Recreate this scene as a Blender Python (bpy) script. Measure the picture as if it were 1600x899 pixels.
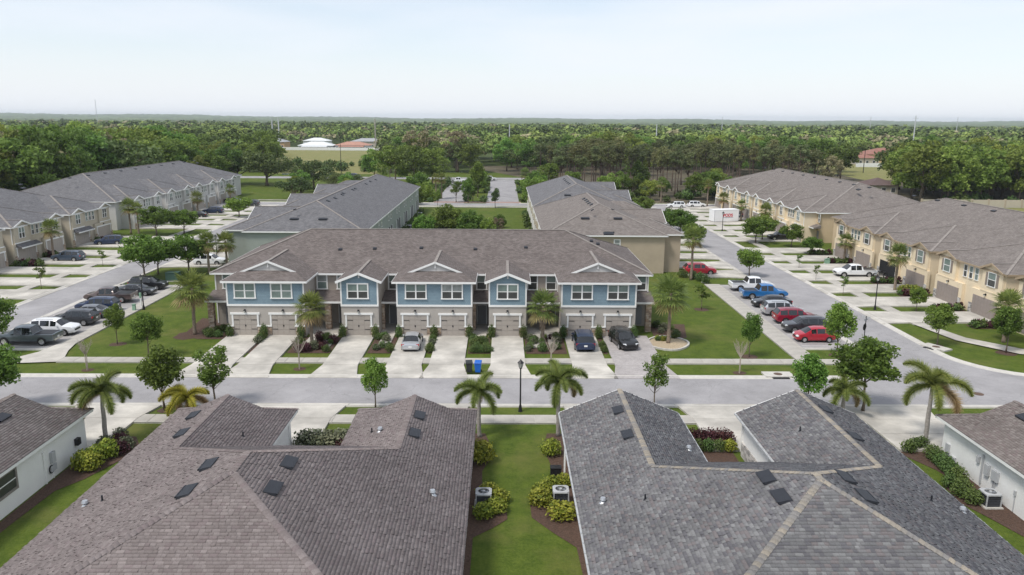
import bpy, bmesh, math, random
import numpy as np
from mathutils import Vector, Matrix

for o in list(bpy.data.objects): bpy.data.objects.remove(o)
SC = bpy.context.scene
COL = SC.collection
R = math.radians
rng = random.Random(7)
NP = np.random.default_rng(11)

# ------------------------------------------------------------------ camera
CAM_H = 22.5
cd = bpy.data.cameras.new('camera'); cam = bpy.data.objects.new('camera', cd); COL.objects.link(cam)
cd.sensor_width = 36.0; cd.lens = 36.0 * 1210.0 / 1600.0
cd.clip_start = 0.5; cd.clip_end = 20000
PITCH = math.atan((449.5 - 185.5) / 1210.0); YAW = R(0.74)
cam.matrix_world = (Matrix.Translation((0, 0, CAM_H)) @ Matrix.Rotation(-YAW, 4, 'Z')
                    @ Matrix.Rotation(math.pi / 2 - PITCH, 4, 'X') @ Matrix.Rotation(R(0.4), 4, 'Z'))
SC.camera = cam

# ------------------------------------------------------------------ sky, sun, exposure
SUN_EL, SUN_AZ = 58.0, 230.0            # degrees; azimuth clockwise from +Y (north)
world = bpy.data.worlds.new('World'); SC.world = world; world.use_nodes = True
wn, wl = world.node_tree.nodes, world.node_tree.links
wn.clear()
w_out = wn.new('ShaderNodeOutputWorld'); w_bg = wn.new('ShaderNodeBackground')
w_sky = wn.new('ShaderNodeTexSky'); w_sky.sky_type = 'NISHITA'; w_sky.sun_disc = False
w_sky.sun_elevation = R(SUN_EL); w_sky.sun_rotation = R(SUN_AZ)
w_sky.altitude = 10; w_sky.air_density = 1.0; w_sky.dust_density = 0.6; w_sky.ozone_density = 1.0
w_tc = wn.new('ShaderNodeTexCoord'); w_map = wn.new('ShaderNodeMapping')
w_map.inputs['Scale'].default_value = (1.0, 1.0, 5.5); w_map.inputs['Rotation'].default_value = (0, 0, R(25))
w_noi = wn.new('ShaderNodeTexNoise'); w_noi.inputs['Scale'].default_value = 2.1
w_noi.inputs['Detail'].default_value = 7; w_noi.inputs['Roughness'].default_value = 0.52
w_rmp = wn.new('ShaderNodeValToRGB')
w_rmp.color_ramp.elements[0].position = 0.36; w_rmp.color_ramp.elements[0].color = (0.50, 0.50, 0.50, 1)
w_rmp.color_ramp.elements[1].position = 0.68; w_rmp.color_ramp.elements[1].color = (0.93, 0.93, 0.93, 1)
w_mix = wn.new('ShaderNodeMix'); w_mix.data_type = 'RGBA'
w_mix.inputs['B'].default_value = (6.1, 6.35, 6.85, 1)       # thin high cloud
wl.new(w_tc.outputs['Generated'], w_map.inputs['Vector']); wl.new(w_map.outputs['Vector'], w_noi.inputs['Vector'])
w_sep = wn.new('ShaderNodeSeparateXYZ'); w_veil = wn.new('ShaderNodeMapRange')       # the air whitens towards the horizon, all round
w_veil.inputs['From Min'].default_value = 0.0; w_veil.inputs['From Max'].default_value = 0.2; w_veil.inputs['To Min'].default_value = 0.95; w_veil.inputs['To Max'].default_value = 0.0
w_max = wn.new('ShaderNodeMath'); w_max.operation = 'MAXIMUM'
wl.new(w_tc.outputs['Generated'], w_sep.inputs['Vector']); wl.new(w_sep.outputs['Z'], w_veil.inputs['Value'])
wl.new(w_noi.outputs['Fac'], w_rmp.inputs['Fac']); wl.new(w_rmp.outputs['Color'], w_max.inputs[0]); wl.new(w_veil.outputs['Result'], w_max.inputs[1]); wl.new(w_max.outputs[0], w_mix.inputs['Factor'])
wl.new(w_sky.outputs['Color'], w_mix.inputs['A']); wl.new(w_mix.outputs['Result'], w_bg.inputs['Color'])
w_bg.inputs['Strength'].default_value = 0.1
wl.new(w_bg.outputs['Background'], w_out.inputs['Surface'])
sl = bpy.data.lights.new('sun', 'SUN'); sl.energy = 2.0; sl.angle = R(14); sl.color = (1.0, 0.95, 0.88)
sun = bpy.data.objects.new('sun', sl); COL.objects.link(sun)
_d = Vector((math.sin(R(SUN_AZ)) * math.cos(R(SUN_EL)), math.cos(R(SUN_AZ)) * math.cos(R(SUN_EL)), math.sin(R(SUN_EL))))
sun.rotation_euler = _d.to_track_quat('Z', 'Y').to_euler(); sun.location = (0, 0, 60)
SC.view_settings.view_transform = 'Standard'; SC.view_settings.look = 'None'
SC.view_settings.gamma = 1.0; SC.view_settings.use_curve_mapping = False
SC.view_settings.exposure = 0.62

# ------------------------------------------------------------------ materials
MATS = {}
def _new(name):
    m = bpy.data.materials.new(name); m.use_nodes = True
    nt = m.node_tree; b = nt.nodes['Principled BSDF']
    return m, nt.nodes, nt.links, b
def scol(c, k): return (min(1, c[0] * k), min(1, c[1] * k), min(1, c[2] * k), 1)
def mat(name, c, rough=0.7, var=0.12, scale=1.5, detail=5, bump=0.0, bscale=30, metal=0.0, spec=0.3, coat=0.0, var2=0.0, scale2=0.15, c2=None, coords='Object'):
    """plain surface: base colour varied by two noises, with a little relief"""
    if name in MATS: return MATS[name]
    m, n, l, b = _new(name)
    b.inputs['Roughness'].default_value = rough; b.inputs['Metallic'].default_value = metal
    b.inputs['Specular IOR Level'].default_value = spec; b.inputs['Coat Weight'].default_value = coat
    if coat: b.inputs['Coat Roughness'].default_value = 0.08
    if var <= 0:
        b.inputs['Base Color'].default_value = (*c, 1)
    else:
        tc = n.new('ShaderNodeTexCoord'); no = n.new('ShaderNodeTexNoise'); rp = n.new('ShaderNodeValToRGB')
        no.inputs['Scale'].default_value = scale; no.inputs['Detail'].default_value = detail; no.inputs['Roughness'].default_value = 0.65
        rp.color_ramp.elements[0].position = 0.3; rp.color_ramp.elements[0].color = scol(c, 1 - var)
        rp.color_ramp.elements[1].position = 0.7; rp.color_ramp.elements[1].color = scol(c, 1 + var)
        l.new(tc.outputs[coords], no.inputs['Vector']); l.new(no.outputs['Fac'], rp.inputs['Fac'])
        out = rp.outputs['Color']
        if var2 > 0 or c2 is not None:
            n2 = n.new('ShaderNodeTexNoise'); n2.inputs['Scale'].default_value = scale2; n2.inputs['Detail'].default_value = 3
            r2 = n.new('ShaderNodeValToRGB'); r2.color_ramp.elements[0].position = 0.38; r2.color_ramp.elements[1].position = 0.66
            l.new(tc.outputs[coords], n2.inputs['Vector']); l.new(n2.outputs['Fac'], r2.inputs['Fac'])
            mx = n.new('ShaderNodeMix'); mx.data_type = 'RGBA'
            if c2 is not None:
                l.new(r2.outputs['Color'], mx.inputs['Factor']); l.new(out, mx.inputs['A']); mx.inputs['B'].default_value = (*c2, 1)
            else:
                r2.color_ramp.elements[0].color = (1 - var2,) * 3 + (1,); r2.color_ramp.elements[1].color = (1 + var2,) * 3 + (1,)
                mx.blend_type = 'MULTIPLY'; mx.inputs['Factor'].default_value = 1
                l.new(out, mx.inputs['A']); l.new(r2.outputs['Color'], mx.inputs['B'])
            out = mx.outputs['Result']
        l.new(out, b.inputs['Base Color'])
        if bump > 0:
            nb = n.new('ShaderNodeTexNoise'); nb.inputs['Scale'].default_value = bscale; nb.inputs['Detail'].default_value = 3
            bp = n.new('ShaderNodeBump'); bp.inputs['Strength'].default_value = bump; bp.inputs['Distance'].default_value = 0.03
            l.new(tc.outputs[coords], nb.inputs['Vector']); l.new(nb.outputs['Fac'], bp.inputs['Height']); l.new(bp.outputs['Normal'], b.inputs['Normal'])
    MATS[name] = m; return m

def brickmat(name, c1, c2, cm, bw, rh, mortar, rough=0.85, bump=0.6, offset=0.5, blotch=0.16, squash=1.0):
    """coursed surface on metre UVs (far shingles, siding, pavers)"""
    if name in MATS: return MATS[name]
    m, n, l, b = _new(name)
    b.inputs['Roughness'].default_value = rough; b.inputs['Specular IOR Level'].default_value = 0.15
    uv = n.new('ShaderNodeUVMap'); br = n.new('ShaderNodeTexBrick')
    br.offset = offset; br.squash = squash
    br.inputs['Color1'].default_value = (*c1, 1); br.inputs['Color2'].default_value = (*c2, 1); br.inputs['Mortar'].default_value = (*cm, 1)
    br.inputs['Scale'].default_value = 1.0; br.inputs['Brick Width'].default_value = bw; br.inputs['Row Height'].default_value = rh
    br.inputs['Mortar Size'].default_value = mortar; br.inputs['Mortar Smooth'].default_value = 0.2; br.inputs['Bias'].default_value = 0.0
    l.new(uv.outputs['UV'], br.inputs['Vector'])
    no = n.new('ShaderNodeTexNoise'); no.inputs['Scale'].default_value = 0.7; no.inputs['Detail'].default_value = 6; no.inputs['Roughness'].default_value = 0.7
    rp = n.new('ShaderNodeValToRGB'); rp.color_ramp.elements[0].position = 0.3; rp.color_ramp.elements[1].position = 0.7
    rp.color_ramp.elements[0].color = (1 - blotch,) * 3 + (1,); rp.color_ramp.elements[1].color = (1 + blotch,) * 3 + (1,)
    mx = n.new('ShaderNodeMix'); mx.data_type = 'RGBA'; mx.blend_type = 'MULTIPLY'; mx.inputs['Factor'].default_value = 1
    l.new(uv.outputs['UV'], no.inputs['Vector']); l.new(no.outputs['Fac'], rp.inputs['Fac'])
    l.new(br.outputs['Color'], mx.inputs['A']); l.new(rp.outputs['Color'], mx.inputs['B'])
    l.new(mx.outputs['Result'], b.inputs['Base Color'])
    bp = n.new('ShaderNodeBump'); bp.inputs['Strength'].default_value = bump; bp.inputs['Distance'].default_value = 0.02; bp.invert = True
    l.new(br.outputs['Fac'], bp.inputs['Height']); l.new(bp.outputs['Normal'], b.inputs['Normal'])
    MATS[name] = m; return m

def stonemat(name, cols, scale=3.0, coords='Object'):
    if name in MATS: return MATS[name]
    m, n, l, b = _new(name)
    tc = n.new('ShaderNodeTexCoord'); mp = n.new('ShaderNodeMapping'); mp.inputs['Scale'].default_value = (1, 1, 2.0)
    vo = n.new('ShaderNodeTexVoronoi'); vo.inputs['Scale'].default_value = scale
    ve = n.new('ShaderNodeTexVoronoi'); ve.feature = 'DISTANCE_TO_EDGE'; ve.inputs['Scale'].default_value = scale
    rp = n.new('ShaderNodeValToRGB'); rp.color_ramp.interpolation = 'CONSTANT'
    e = rp.color_ramp.elements
    while len(e) < len(cols): e.new(0.5)
    for i, c in enumerate(cols): e[i].position = i / len(cols); e[i].color = (*c, 1)
    sp = n.new('ShaderNodeSeparateColor'); l.new(tc.outputs[coords], mp.inputs['Vector'])
    l.new(mp.outputs['Vector'], vo.inputs['Vector']); l.new(mp.outputs['Vector'], ve.inputs['Vector'])
    l.new(vo.outputs['Color'], sp.inputs['Color']); l.new(sp.outputs['Red'], rp.inputs['Fac'])
    l.new(rp.outputs['Color'], b.inputs['Base Color'])
    bp = n.new('ShaderNodeBump'); bp.inputs['Strength'].default_value = 0.8; bp.inputs['Distance'].default_value = 0.06
    cl = n.new('ShaderNodeClamp'); cl.inputs['Max'].default_value = 0.12
    l.new(ve.outputs['Distance'], cl.inputs['Value']); l.new(cl.outputs['Result'], bp.inputs['Height']); l.new(bp.outputs['Normal'], b.inputs['Normal'])
    b.inputs['Roughness'].default_value = 0.9
    MATS[name] = m; return m

def leafmat(name, dark, light, trans=0.25, objvar=0.35, hue=None, rough=0.55):
    """foliage: varies leaf by leaf and plant by plant, lets some light through"""
    if name in MATS: return MATS[name]
    m, n, l, b = _new(name)
    ge = n.new('ShaderNodeNewGeometry'); oi = n.new('ShaderNodeObjectInfo')
    rp = n.new('ShaderNodeValToRGB'); e = rp.color_ramp.elements
    e[0].color = (*dark, 1); e[1].color = (*light, 1)
    l.new(ge.outputs['Random Per Island'], rp.inputs['Fac'])
    mr = n.new('ShaderNodeMapRange'); mr.inputs['To Min'].default_value = 1 - objvar; mr.inputs['To Max'].default_value = 1 + objvar
    l.new(oi.outputs['Random'], mr.inputs['Value'])
    hs = n.new('ShaderNodeHueSaturation'); l.new(rp.outputs['Color'], hs.inputs['Color']); l.new(mr.outputs['Result'], hs.inputs['Value'])
    mh = n.new('ShaderNodeMapRange'); hv = hue if hue is not None else 0.02
    mh.inputs['To Min'].default_value = 0.5 - hv; mh.inputs['To Max'].default_value = 0.5 + hv
    mu = n.new('ShaderNodeMath'); mu.operation = 'FRACT'; m2 = n.new('ShaderNodeMath'); m2.operation = 'MULTIPLY'; m2.inputs[1].default_value = 7.31
    l.new(oi.outputs['Random'], m2.inputs[0]); l.new(m2.outputs[0], mu.inputs[0]); l.new(mu.outputs[0], mh.inputs['Value']); l.new(mh.outputs['Result'], hs.inputs['Hue'])
    l.new(hs.outputs['Color'], b.inputs['Base Color']); b.inputs['Roughness'].default_value = rough; b.inputs['Specular IOR Level'].default_value = 0.25
    tr = n.new('ShaderNodeBsdfTranslucent'); l.new(hs.outputs['Color'], tr.inputs['Color'])
    ms = n.new('ShaderNodeMixShader'); ms.inputs['Fac'].default_value = trans
    out = n['Material Output']
    l.new(b.outputs['BSDF'], ms.inputs[1]); l.new(tr.outputs['BSDF'], ms.inputs[2]); l.new(ms.outputs['Shader'], out.inputs['Surface'])
    MATS[name] = m; return m

def attrmat(name, rough=0.9, grain=0.25, bump=0.35):
    """shingle tabs: colour per piece from the mesh attribute 'shade' plus mineral grain"""
    if name in MATS: return MATS[name]
    m, n, l, b = _new(name)
    at = n.new('ShaderNodeAttribute'); at.attribute_name = 'shade'
    tc = n.new('ShaderNodeNewGeometry'); no = n.new('ShaderNodeTexNoise'); no.inputs['Scale'].default_value = 16; no.inputs['Detail'].default_value = 4
    n2 = n.new('ShaderNodeTexNoise'); n2.inputs['Scale'].default_value = 0.35; n2.inputs['Detail'].default_value = 4
    l.new(tc.outputs['Position'], no.inputs['Vector']); l.new(tc.outputs['Position'], n2.inputs['Vector'])
    ad = n.new('ShaderNodeMath'); ad.operation = 'ADD'; l.new(no.outputs['Fac'], ad.inputs[0]); l.new(n2.outputs['Fac'], ad.inputs[1])
    mr = n.new('ShaderNodeMapRange'); mr.inputs['From Min'].default_value = 0.6; mr.inputs['From Max'].default_value = 1.4
    mr.inputs['To Min'].default_value = 1 - grain; mr.inputs['To Max'].default_value = 1 + grain
    l.new(ad.outputs[0], mr.inputs['Value'])
    mx = n.new('ShaderNodeVectorMath'); mx.operation = 'SCALE'
    l.new(at.outputs['Color'], mx.inputs[0]); l.new(mr.outputs['Result'], mx.inputs['Scale']); l.new(mx.outputs['Vector'], b.inputs['Base Color'])
    bp = n.new('ShaderNodeBump'); bp.inputs['Strength'].default_value = bump; bp.inputs['Distance'].default_value = 0.01
    l.new(no.outputs['Fac'], bp.inputs['Height']); l.new(bp.outputs['Normal'], b.inputs['Normal'])
    b.inputs['Roughness'].default_value = rough; b.inputs['Specular IOR Level'].default_value = 0.12
    MATS[name] = m; return m

def lawnmat(name, dark, light, dry, dry_amt=0.5):
    if name in MATS: return MATS[name]
    m, n, l, b = _new(name)
    tc = n.new('ShaderNodeNewGeometry')
    def noise(s, d, r=0.6):
        q = n.new('ShaderNodeTexNoise'); q.inputs['Scale'].default_value = s; q.inputs['Detail'].default_value = d; q.inputs['Roughness'].default_value = r
        l.new(tc.outputs['Position'], q.inputs['Vector']); return q
    a, c, d = noise(6.0, 9, 0.85), noise(0.8, 7, 0.75), noise(0.16, 8, 0.7)
    r1 = n.new('ShaderNodeValToRGB'); r1.color_ramp.elements[0].position = 0.32; r1.color_ramp.elements[1].position = 0.7
    r1.color_ramp.elements[0].color = (*dark, 1); r1.color_ramp.elements[1].color = (*light, 1); l.new(a.outputs['Fac'], r1.inputs['Fac'])
    r2 = n.new('ShaderNodeValToRGB'); r2.color_ramp.elements[0].position = 0.3; r2.color_ramp.elements[1].position = 0.72
    r2.color_ramp.elements[0].color = (0.62, 0.70, 0.62, 1); r2.color_ramp.elements[1].color = (1.4, 1.26, 1.2, 1); l.new(c.outputs['Fac'], r2.inputs['Fac'])
    mx = n.new('ShaderNodeMix'); mx.data_type = 'RGBA'; mx.blend_type = 'MULTIPLY'; mx.inputs['Factor'].default_value = 1
    l.new(r1.outputs['Color'], mx.inputs['A']); l.new(r2.outputs['Color'], mx.inputs['B'])
    r3 = n.new('ShaderNodeValToRGB'); r3.color_ramp.elements[0].position = 0.5; r3.color_ramp.elements[1].position = 0.72
    r3.color_ramp.elements[0].color = (0, 0, 0, 1); r3.color_ramp.elements[1].color = (dry_amt,) * 3 + (1,); l.new(d.outputs['Fac'], r3.inputs['Fac'])
    m2 = n.new('ShaderNodeMix'); m2.data_type = 'RGBA'; l.new(r3.outputs['Color'], m2.inputs['Factor']); l.new(mx.outputs['Result'], m2.inputs['A']); m2.inputs['B'].default_value = (*dry, 1)
    l.new(m2.outputs['Result'], b.inputs['Base Color'])
    bp = n.new('ShaderNodeBump'); bp.inputs['Strength'].default_value = 0.7; bp.inputs['Distance'].default_value = 0.06
    l.new(a.outputs['Fac'], bp.inputs['Height']); l.new(bp.outputs['Normal'], b.inputs['Normal'])
    b.inputs['Roughness'].default_value = 0.9; b.inputs['Specular IOR Level'].default_value = 0.1
    MATS[name] = m; return m

M_GRASS = lawnmat('lawn', (0.044, 0.077, 0.011), (0.118, 0.158, 0.03), (0.17, 0.155, 0.055), 0.6)
M_FIELD = lawnmat('dry_field', (0.15, 0.16, 0.06), (0.25, 0.25, 0.105), (0.3, 0.24, 0.13), 0.8)
M_FAR = lawnmat('far_ground', (0.04, 0.06, 0.02), (0.08, 0.11, 0.035), (0.11, 0.11, 0.05), 0.3)
def asphaltmat(name, c):
    m, n, l, b = _new(name); ge = n.new('ShaderNodeNewGeometry')
    def nz(s, d, r=0.6):
        q = n.new('ShaderNodeTexNoise'); q.inputs['Scale'].default_value = s; q.inputs['Detail'].default_value = d; q.inputs['Roughness'].default_value = r; l.new(ge.outputs['Position'], q.inputs['Vector']); return q
    def ramp(q, a, b_, c0, c1, out='Fac'):
        r = n.new('ShaderNodeValToRGB'); r.color_ramp.elements[0].position = a; r.color_ramp.elements[1].position = b_; r.color_ramp.elements[0].color = (c0,) * 3 + (1,); r.color_ramp.elements[1].color = (c1,) * 3 + (1,); l.new(q.outputs[out], r.inputs['Fac']); return r
    def mul(a, b_):
        x = n.new('ShaderNodeMix'); x.data_type = 'RGBA'; x.blend_type = 'MULTIPLY'; x.inputs['Factor'].default_value = 1; l.new(a, x.inputs['A']); l.new(b_, x.inputs['B']); return x.outputs['Result']
    g = ramp(nz(22, 6, 0.8), 0.3, 0.7, 0.8, 1.2); pch = ramp(nz(0.22, 6, 0.7), 0.32, 0.7, 0.8, 1.14); st = ramp(nz(1.3, 5, 0.7), 0.6, 0.72, 1.0, 0.84)
    vo = n.new('ShaderNodeTexVoronoi'); vo.feature = 'DISTANCE_TO_EDGE'; vo.inputs['Scale'].default_value = 0.16; wv = nz(0.8, 4); ad = n.new('ShaderNodeVectorMath'); ad.operation = 'MULTIPLY_ADD'
    ad.inputs[1].default_value = (1.6, 1.6, 1.6); l.new(wv.outputs['Color'], ad.inputs[0]); l.new(ge.outputs['Position'], ad.inputs[2]); l.new(ad.outputs['Vector'], vo.inputs['Vector'])
    cr = ramp(vo, 0.003, 0.008, 0.86, 1.0, 'Distance')
    base = n.new('ShaderNodeRGB'); base.outputs[0].default_value = (*c, 1)
    o = mul(mul(mul(mul(base.outputs[0], g.outputs['Color']), pch.outputs['Color']), st.outputs['Color']), cr.outputs['Color']); l.new(o, b.inputs['Base Color'])
    b.inputs['Roughness'].default_value = 0.9; b.inputs['Specular IOR Level'].default_value = 0.15; MATS[name] = m; return m
M_ASPH = asphaltmat('asphalt', (0.315, 0.306, 0.31))
M_CONC = mat('concrete', (0.47, 0.445, 0.40), 0.85, 0.1, 1.6, 8, 0.2, 40, var2=0.2, scale2=0.3, spec=0.2)
M_CONC2 = mat('concrete_kerb', (0.5, 0.48, 0.44), 0.85, 0.12, 2.0, 6, 0.15, 40, spec=0.2)
M_PAVER = brickmat('pavers', (0.36, 0.33, 0.32), (0.44, 0.41, 0.4), (0.26, 0.25, 0.24), 0.2, 0.1, 0.006, 0.85, 0.4)
M_MULCH = mat('mulch', (0.085, 0.052, 0.038), 0.95, 0.4, 9, 6, 1.0, 25)
M_WHITE = mat('white_trim', (0.78, 0.78, 0.76), 0.5, 0.04, 1.0)
M_STUCCO_W = mat('white_stucco', (0.76, 0.76, 0.74), 0.85, 0.05, 0.6, 6, 0.25, 50)
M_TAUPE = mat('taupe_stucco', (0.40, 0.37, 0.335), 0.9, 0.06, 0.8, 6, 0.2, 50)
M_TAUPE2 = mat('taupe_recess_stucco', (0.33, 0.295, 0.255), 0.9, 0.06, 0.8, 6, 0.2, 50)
M_BLUE = brickmat('blue_shingle_siding', (0.2, 0.282, 0.335), (0.23, 0.315, 0.368), (0.15, 0.212, 0.255), 0.2, 0.16, 0.012, 0.7, 0.5, blotch=0.08)
M_CREAM = mat('cream_stucco', (0.74, 0.625, 0.45), 0.9, 0.05, 0.8, 6, 0.2, 50)
M_TAN = mat('tan_stucco', (0.55, 0.43, 0.28), 0.9, 0.05, 0.8, 6, 0.2, 50)
M_BEIGE = mat('beige_stucco', (0.42, 0.35, 0.26), 0.9, 0.06, 0.8, 6, 0.2, 50)
M_BEIGE2 = mat('pale_beige_stucco', (0.47, 0.42, 0.33), 0.9, 0.06, 0.8, 6, 0.2, 50)
M_GREY = mat('pale_grey_siding', (0.52, 0.51, 0.49), 0.85, 0.05, 0.8, 6, 0.15, 50)
M_SAGE = mat('sage_grey_stucco', (0.31, 0.34, 0.31), 0.9, 0.05, 0.8, 6, 0.2, 50)
M_GDOOR = mat('taupe_garage_door', (0.385, 0.345, 0.305), 0.6, 0.05, 2.0)
M_GDOOR2 = mat('brown_garage_door', (0.29, 0.25, 0.225), 0.6, 0.05, 2.0)
M_DOOR = mat('grey_front_door', (0.23, 0.23, 0.235), 0.5, 0.04, 2.0)
M_SHUT = mat('taupe_shutter', (0.26, 0.22, 0.19), 0.6, 0.06, 2.0)
M_DARK = mat('dark_metal', (0.018, 0.018, 0.02), 0.45, 0.1, 3.0)
M_INT = mat('dark_interior', (0.02, 0.02, 0.022), 0.9, 0.1, 2.0)
M_VENT = mat('vent_black', (0.022, 0.024, 0.03), 0.5, 0.1, 3.0)
M_PVC = mat('grey_plastic', (0.42, 0.43, 0.44), 0.5, 0.08, 3.0)
M_ALU = mat('galvanised_metal', (0.5, 0.51, 0.52), 0.35, 0.1, 3.0, metal=0.7)
M_STONE = stonemat('ledge_stone', [(0.32, 0.23, 0.16), (0.42, 0.33, 0.25), (0.24, 0.18, 0.14), (0.48, 0.41, 0.33), (0.36, 0.27, 0.2)], 3.2)
M_STONE2 = stonemat('grey_ledge_stone', [(0.35, 0.33, 0.31), (0.5, 0.47, 0.44), (0.24, 0.23, 0.22), (0.55, 0.53, 0.5)], 3.0)
M_ROOF_BR = brickmat('brown_shingle', (0.125, 0.106, 0.099), (0.185, 0.16, 0.149), (0.085, 0.072, 0.066), 0.34, 0.2, 0.009, 0.92, 0.7)
M_ROOF_TAUPE = brickmat('taupe_shingle', (0.165, 0.145, 0.132), (0.228, 0.203, 0.187), (0.11, 0.096, 0.088), 0.34, 0.2, 0.009, 0.92, 0.7)
M_ROOF_GR = brickmat('grey_shingle', (0.128, 0.126, 0.131), (0.183, 0.18, 0.186), (0.085, 0.084, 0.088), 0.34, 0.2, 0.009, 0.92, 0.7)
M_CAP = mat('ridge_cap', (0.25, 0.225, 0.205), 0.92, 0.2, 2.0, 5, 0.3, 30)
M_BARK = mat('bark', (0.16, 0.125, 0.095), 0.95, 0.3, 6.0, 5, 0.8, 20)
M_BARK_G = mat('grey_palm_trunk', (0.30, 0.275, 0.25), 0.9, 0.25, 6.0, 5, 0.6, 14)
M_BARK_S = mat('sabal_trunk', (0.24, 0.19, 0.145), 0.95, 0.35, 5.0, 5, 1.0, 12)
M_PINEBARK = mat('pine_bark', (0.145, 0.105, 0.085), 0.95, 0.3, 3.0, 5, 0.6, 12)
def glassmat(name, c, rough=0.08, spec=0.6):
    return mat(name, c, rough, 0.0, spec=spec)
M_GL_UP = mat('sash_glass_blind', (0.17, 0.22, 0.20), 0.15, 0.25, 0.9, 3, spec=0.5)
M_GL_LO = mat('sash_glass_screen', (0.06, 0.062, 0.06), 0.25, 0.25, 0.9, 3, spec=0.4)
M_GL_MID = mat('sash_glass_curtain', (0.27, 0.29, 0.28), 0.2, 0.3, 1.2, 3, spec=0.5)
M_GLASS = glassmat('car_glass', (0.012, 0.014, 0.016), 0.05, 0.8)
M_TYRE = mat('tyre', (0.014, 0.014, 0.014), 0.85, 0.0)
M_RIM = mat('alloy_rim', (0.45, 0.45, 0.46), 0.3, 0.0, metal=0.8)
M_RED_L = mat('tail_light', (0.42, 0.012, 0.012), 0.25, 0.0, spec=0.5)
M_HEAD = mat('head_light', (0.72, 0.74, 0.76), 0.12, 0.0, spec=0.7)
M_CHROME = mat('chrome', (0.6, 0.6, 0.6), 0.18, 0.0, metal=0.9)
M_LAMPGLASS = mat('lamp_lens', (0.62, 0.62, 0.58), 0.3, 0.0)
L_OAK = leafmat('oak_leaf', (0.062, 0.112, 0.016), (0.21, 0.305, 0.058), 0.42, 0.2)
L_FRESH = leafmat('fresh_leaf', (0.085, 0.16, 0.022), (0.26, 0.39, 0.075), 0.42, 0.16)
L_WOOD = leafmat('wood_leaf', (0.092, 0.148, 0.026), (0.265, 0.355, 0.075), 0.45, 0.36, 0.035)
L_LIVE = leafmat('live_oak_leaf', (0.055, 0.088, 0.022), (0.165, 0.215, 0.068), 0.3, 0.25, 0.02)
L_BLOOM = leafmat('budding_leaf', (0.17, 0.155, 0.08), (0.36, 0.31, 0.18), 0.3, 0.25, 0.03)
L_PINE = leafmat('pine_needle', (0.08, 0.1, 0.034), (0.22, 0.235, 0.1), 0.3, 0.3, 0.03)
L_PALM = leafmat('palm_leaf', (0.1, 0.14, 0.034), (0.28, 0.32, 0.085), 0.4, 0.15)
L_PALM_Y = leafmat('palm_leaf_yellow', (0.17, 0.19, 0.018), (0.40, 0.38, 0.06), 0.25, 0.15)
L_PALM_D = leafmat('palm_leaf_dry', (0.22, 0.16, 0.07), (0.40, 0.31, 0.15), 0.2, 0.15)
L_BRIGHT = leafmat('yellow_green_leaf', (0.10, 0.145, 0.012), (0.38, 0.40, 0.06), 0.25, 0.15)
L_HEDGE = leafmat('hedge_leaf', (0.05, 0.085, 0.022), (0.14, 0.205, 0.055), 0.25, 0.2)
L_PURPLE = leafmat('burgundy_leaf', (0.035, 0.012, 0.016), (0.115, 0.04, 0.045), 0.2, 0.2)
L_GREYG = leafmat('grey_green_leaf', (0.06, 0.075, 0.04), (0.19, 0.20, 0.12), 0.2, 0.2)
L_TWIG = mat('pale_twig', (0.36, 0.31, 0.26), 0.9, 0.2, 5.0)

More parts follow.
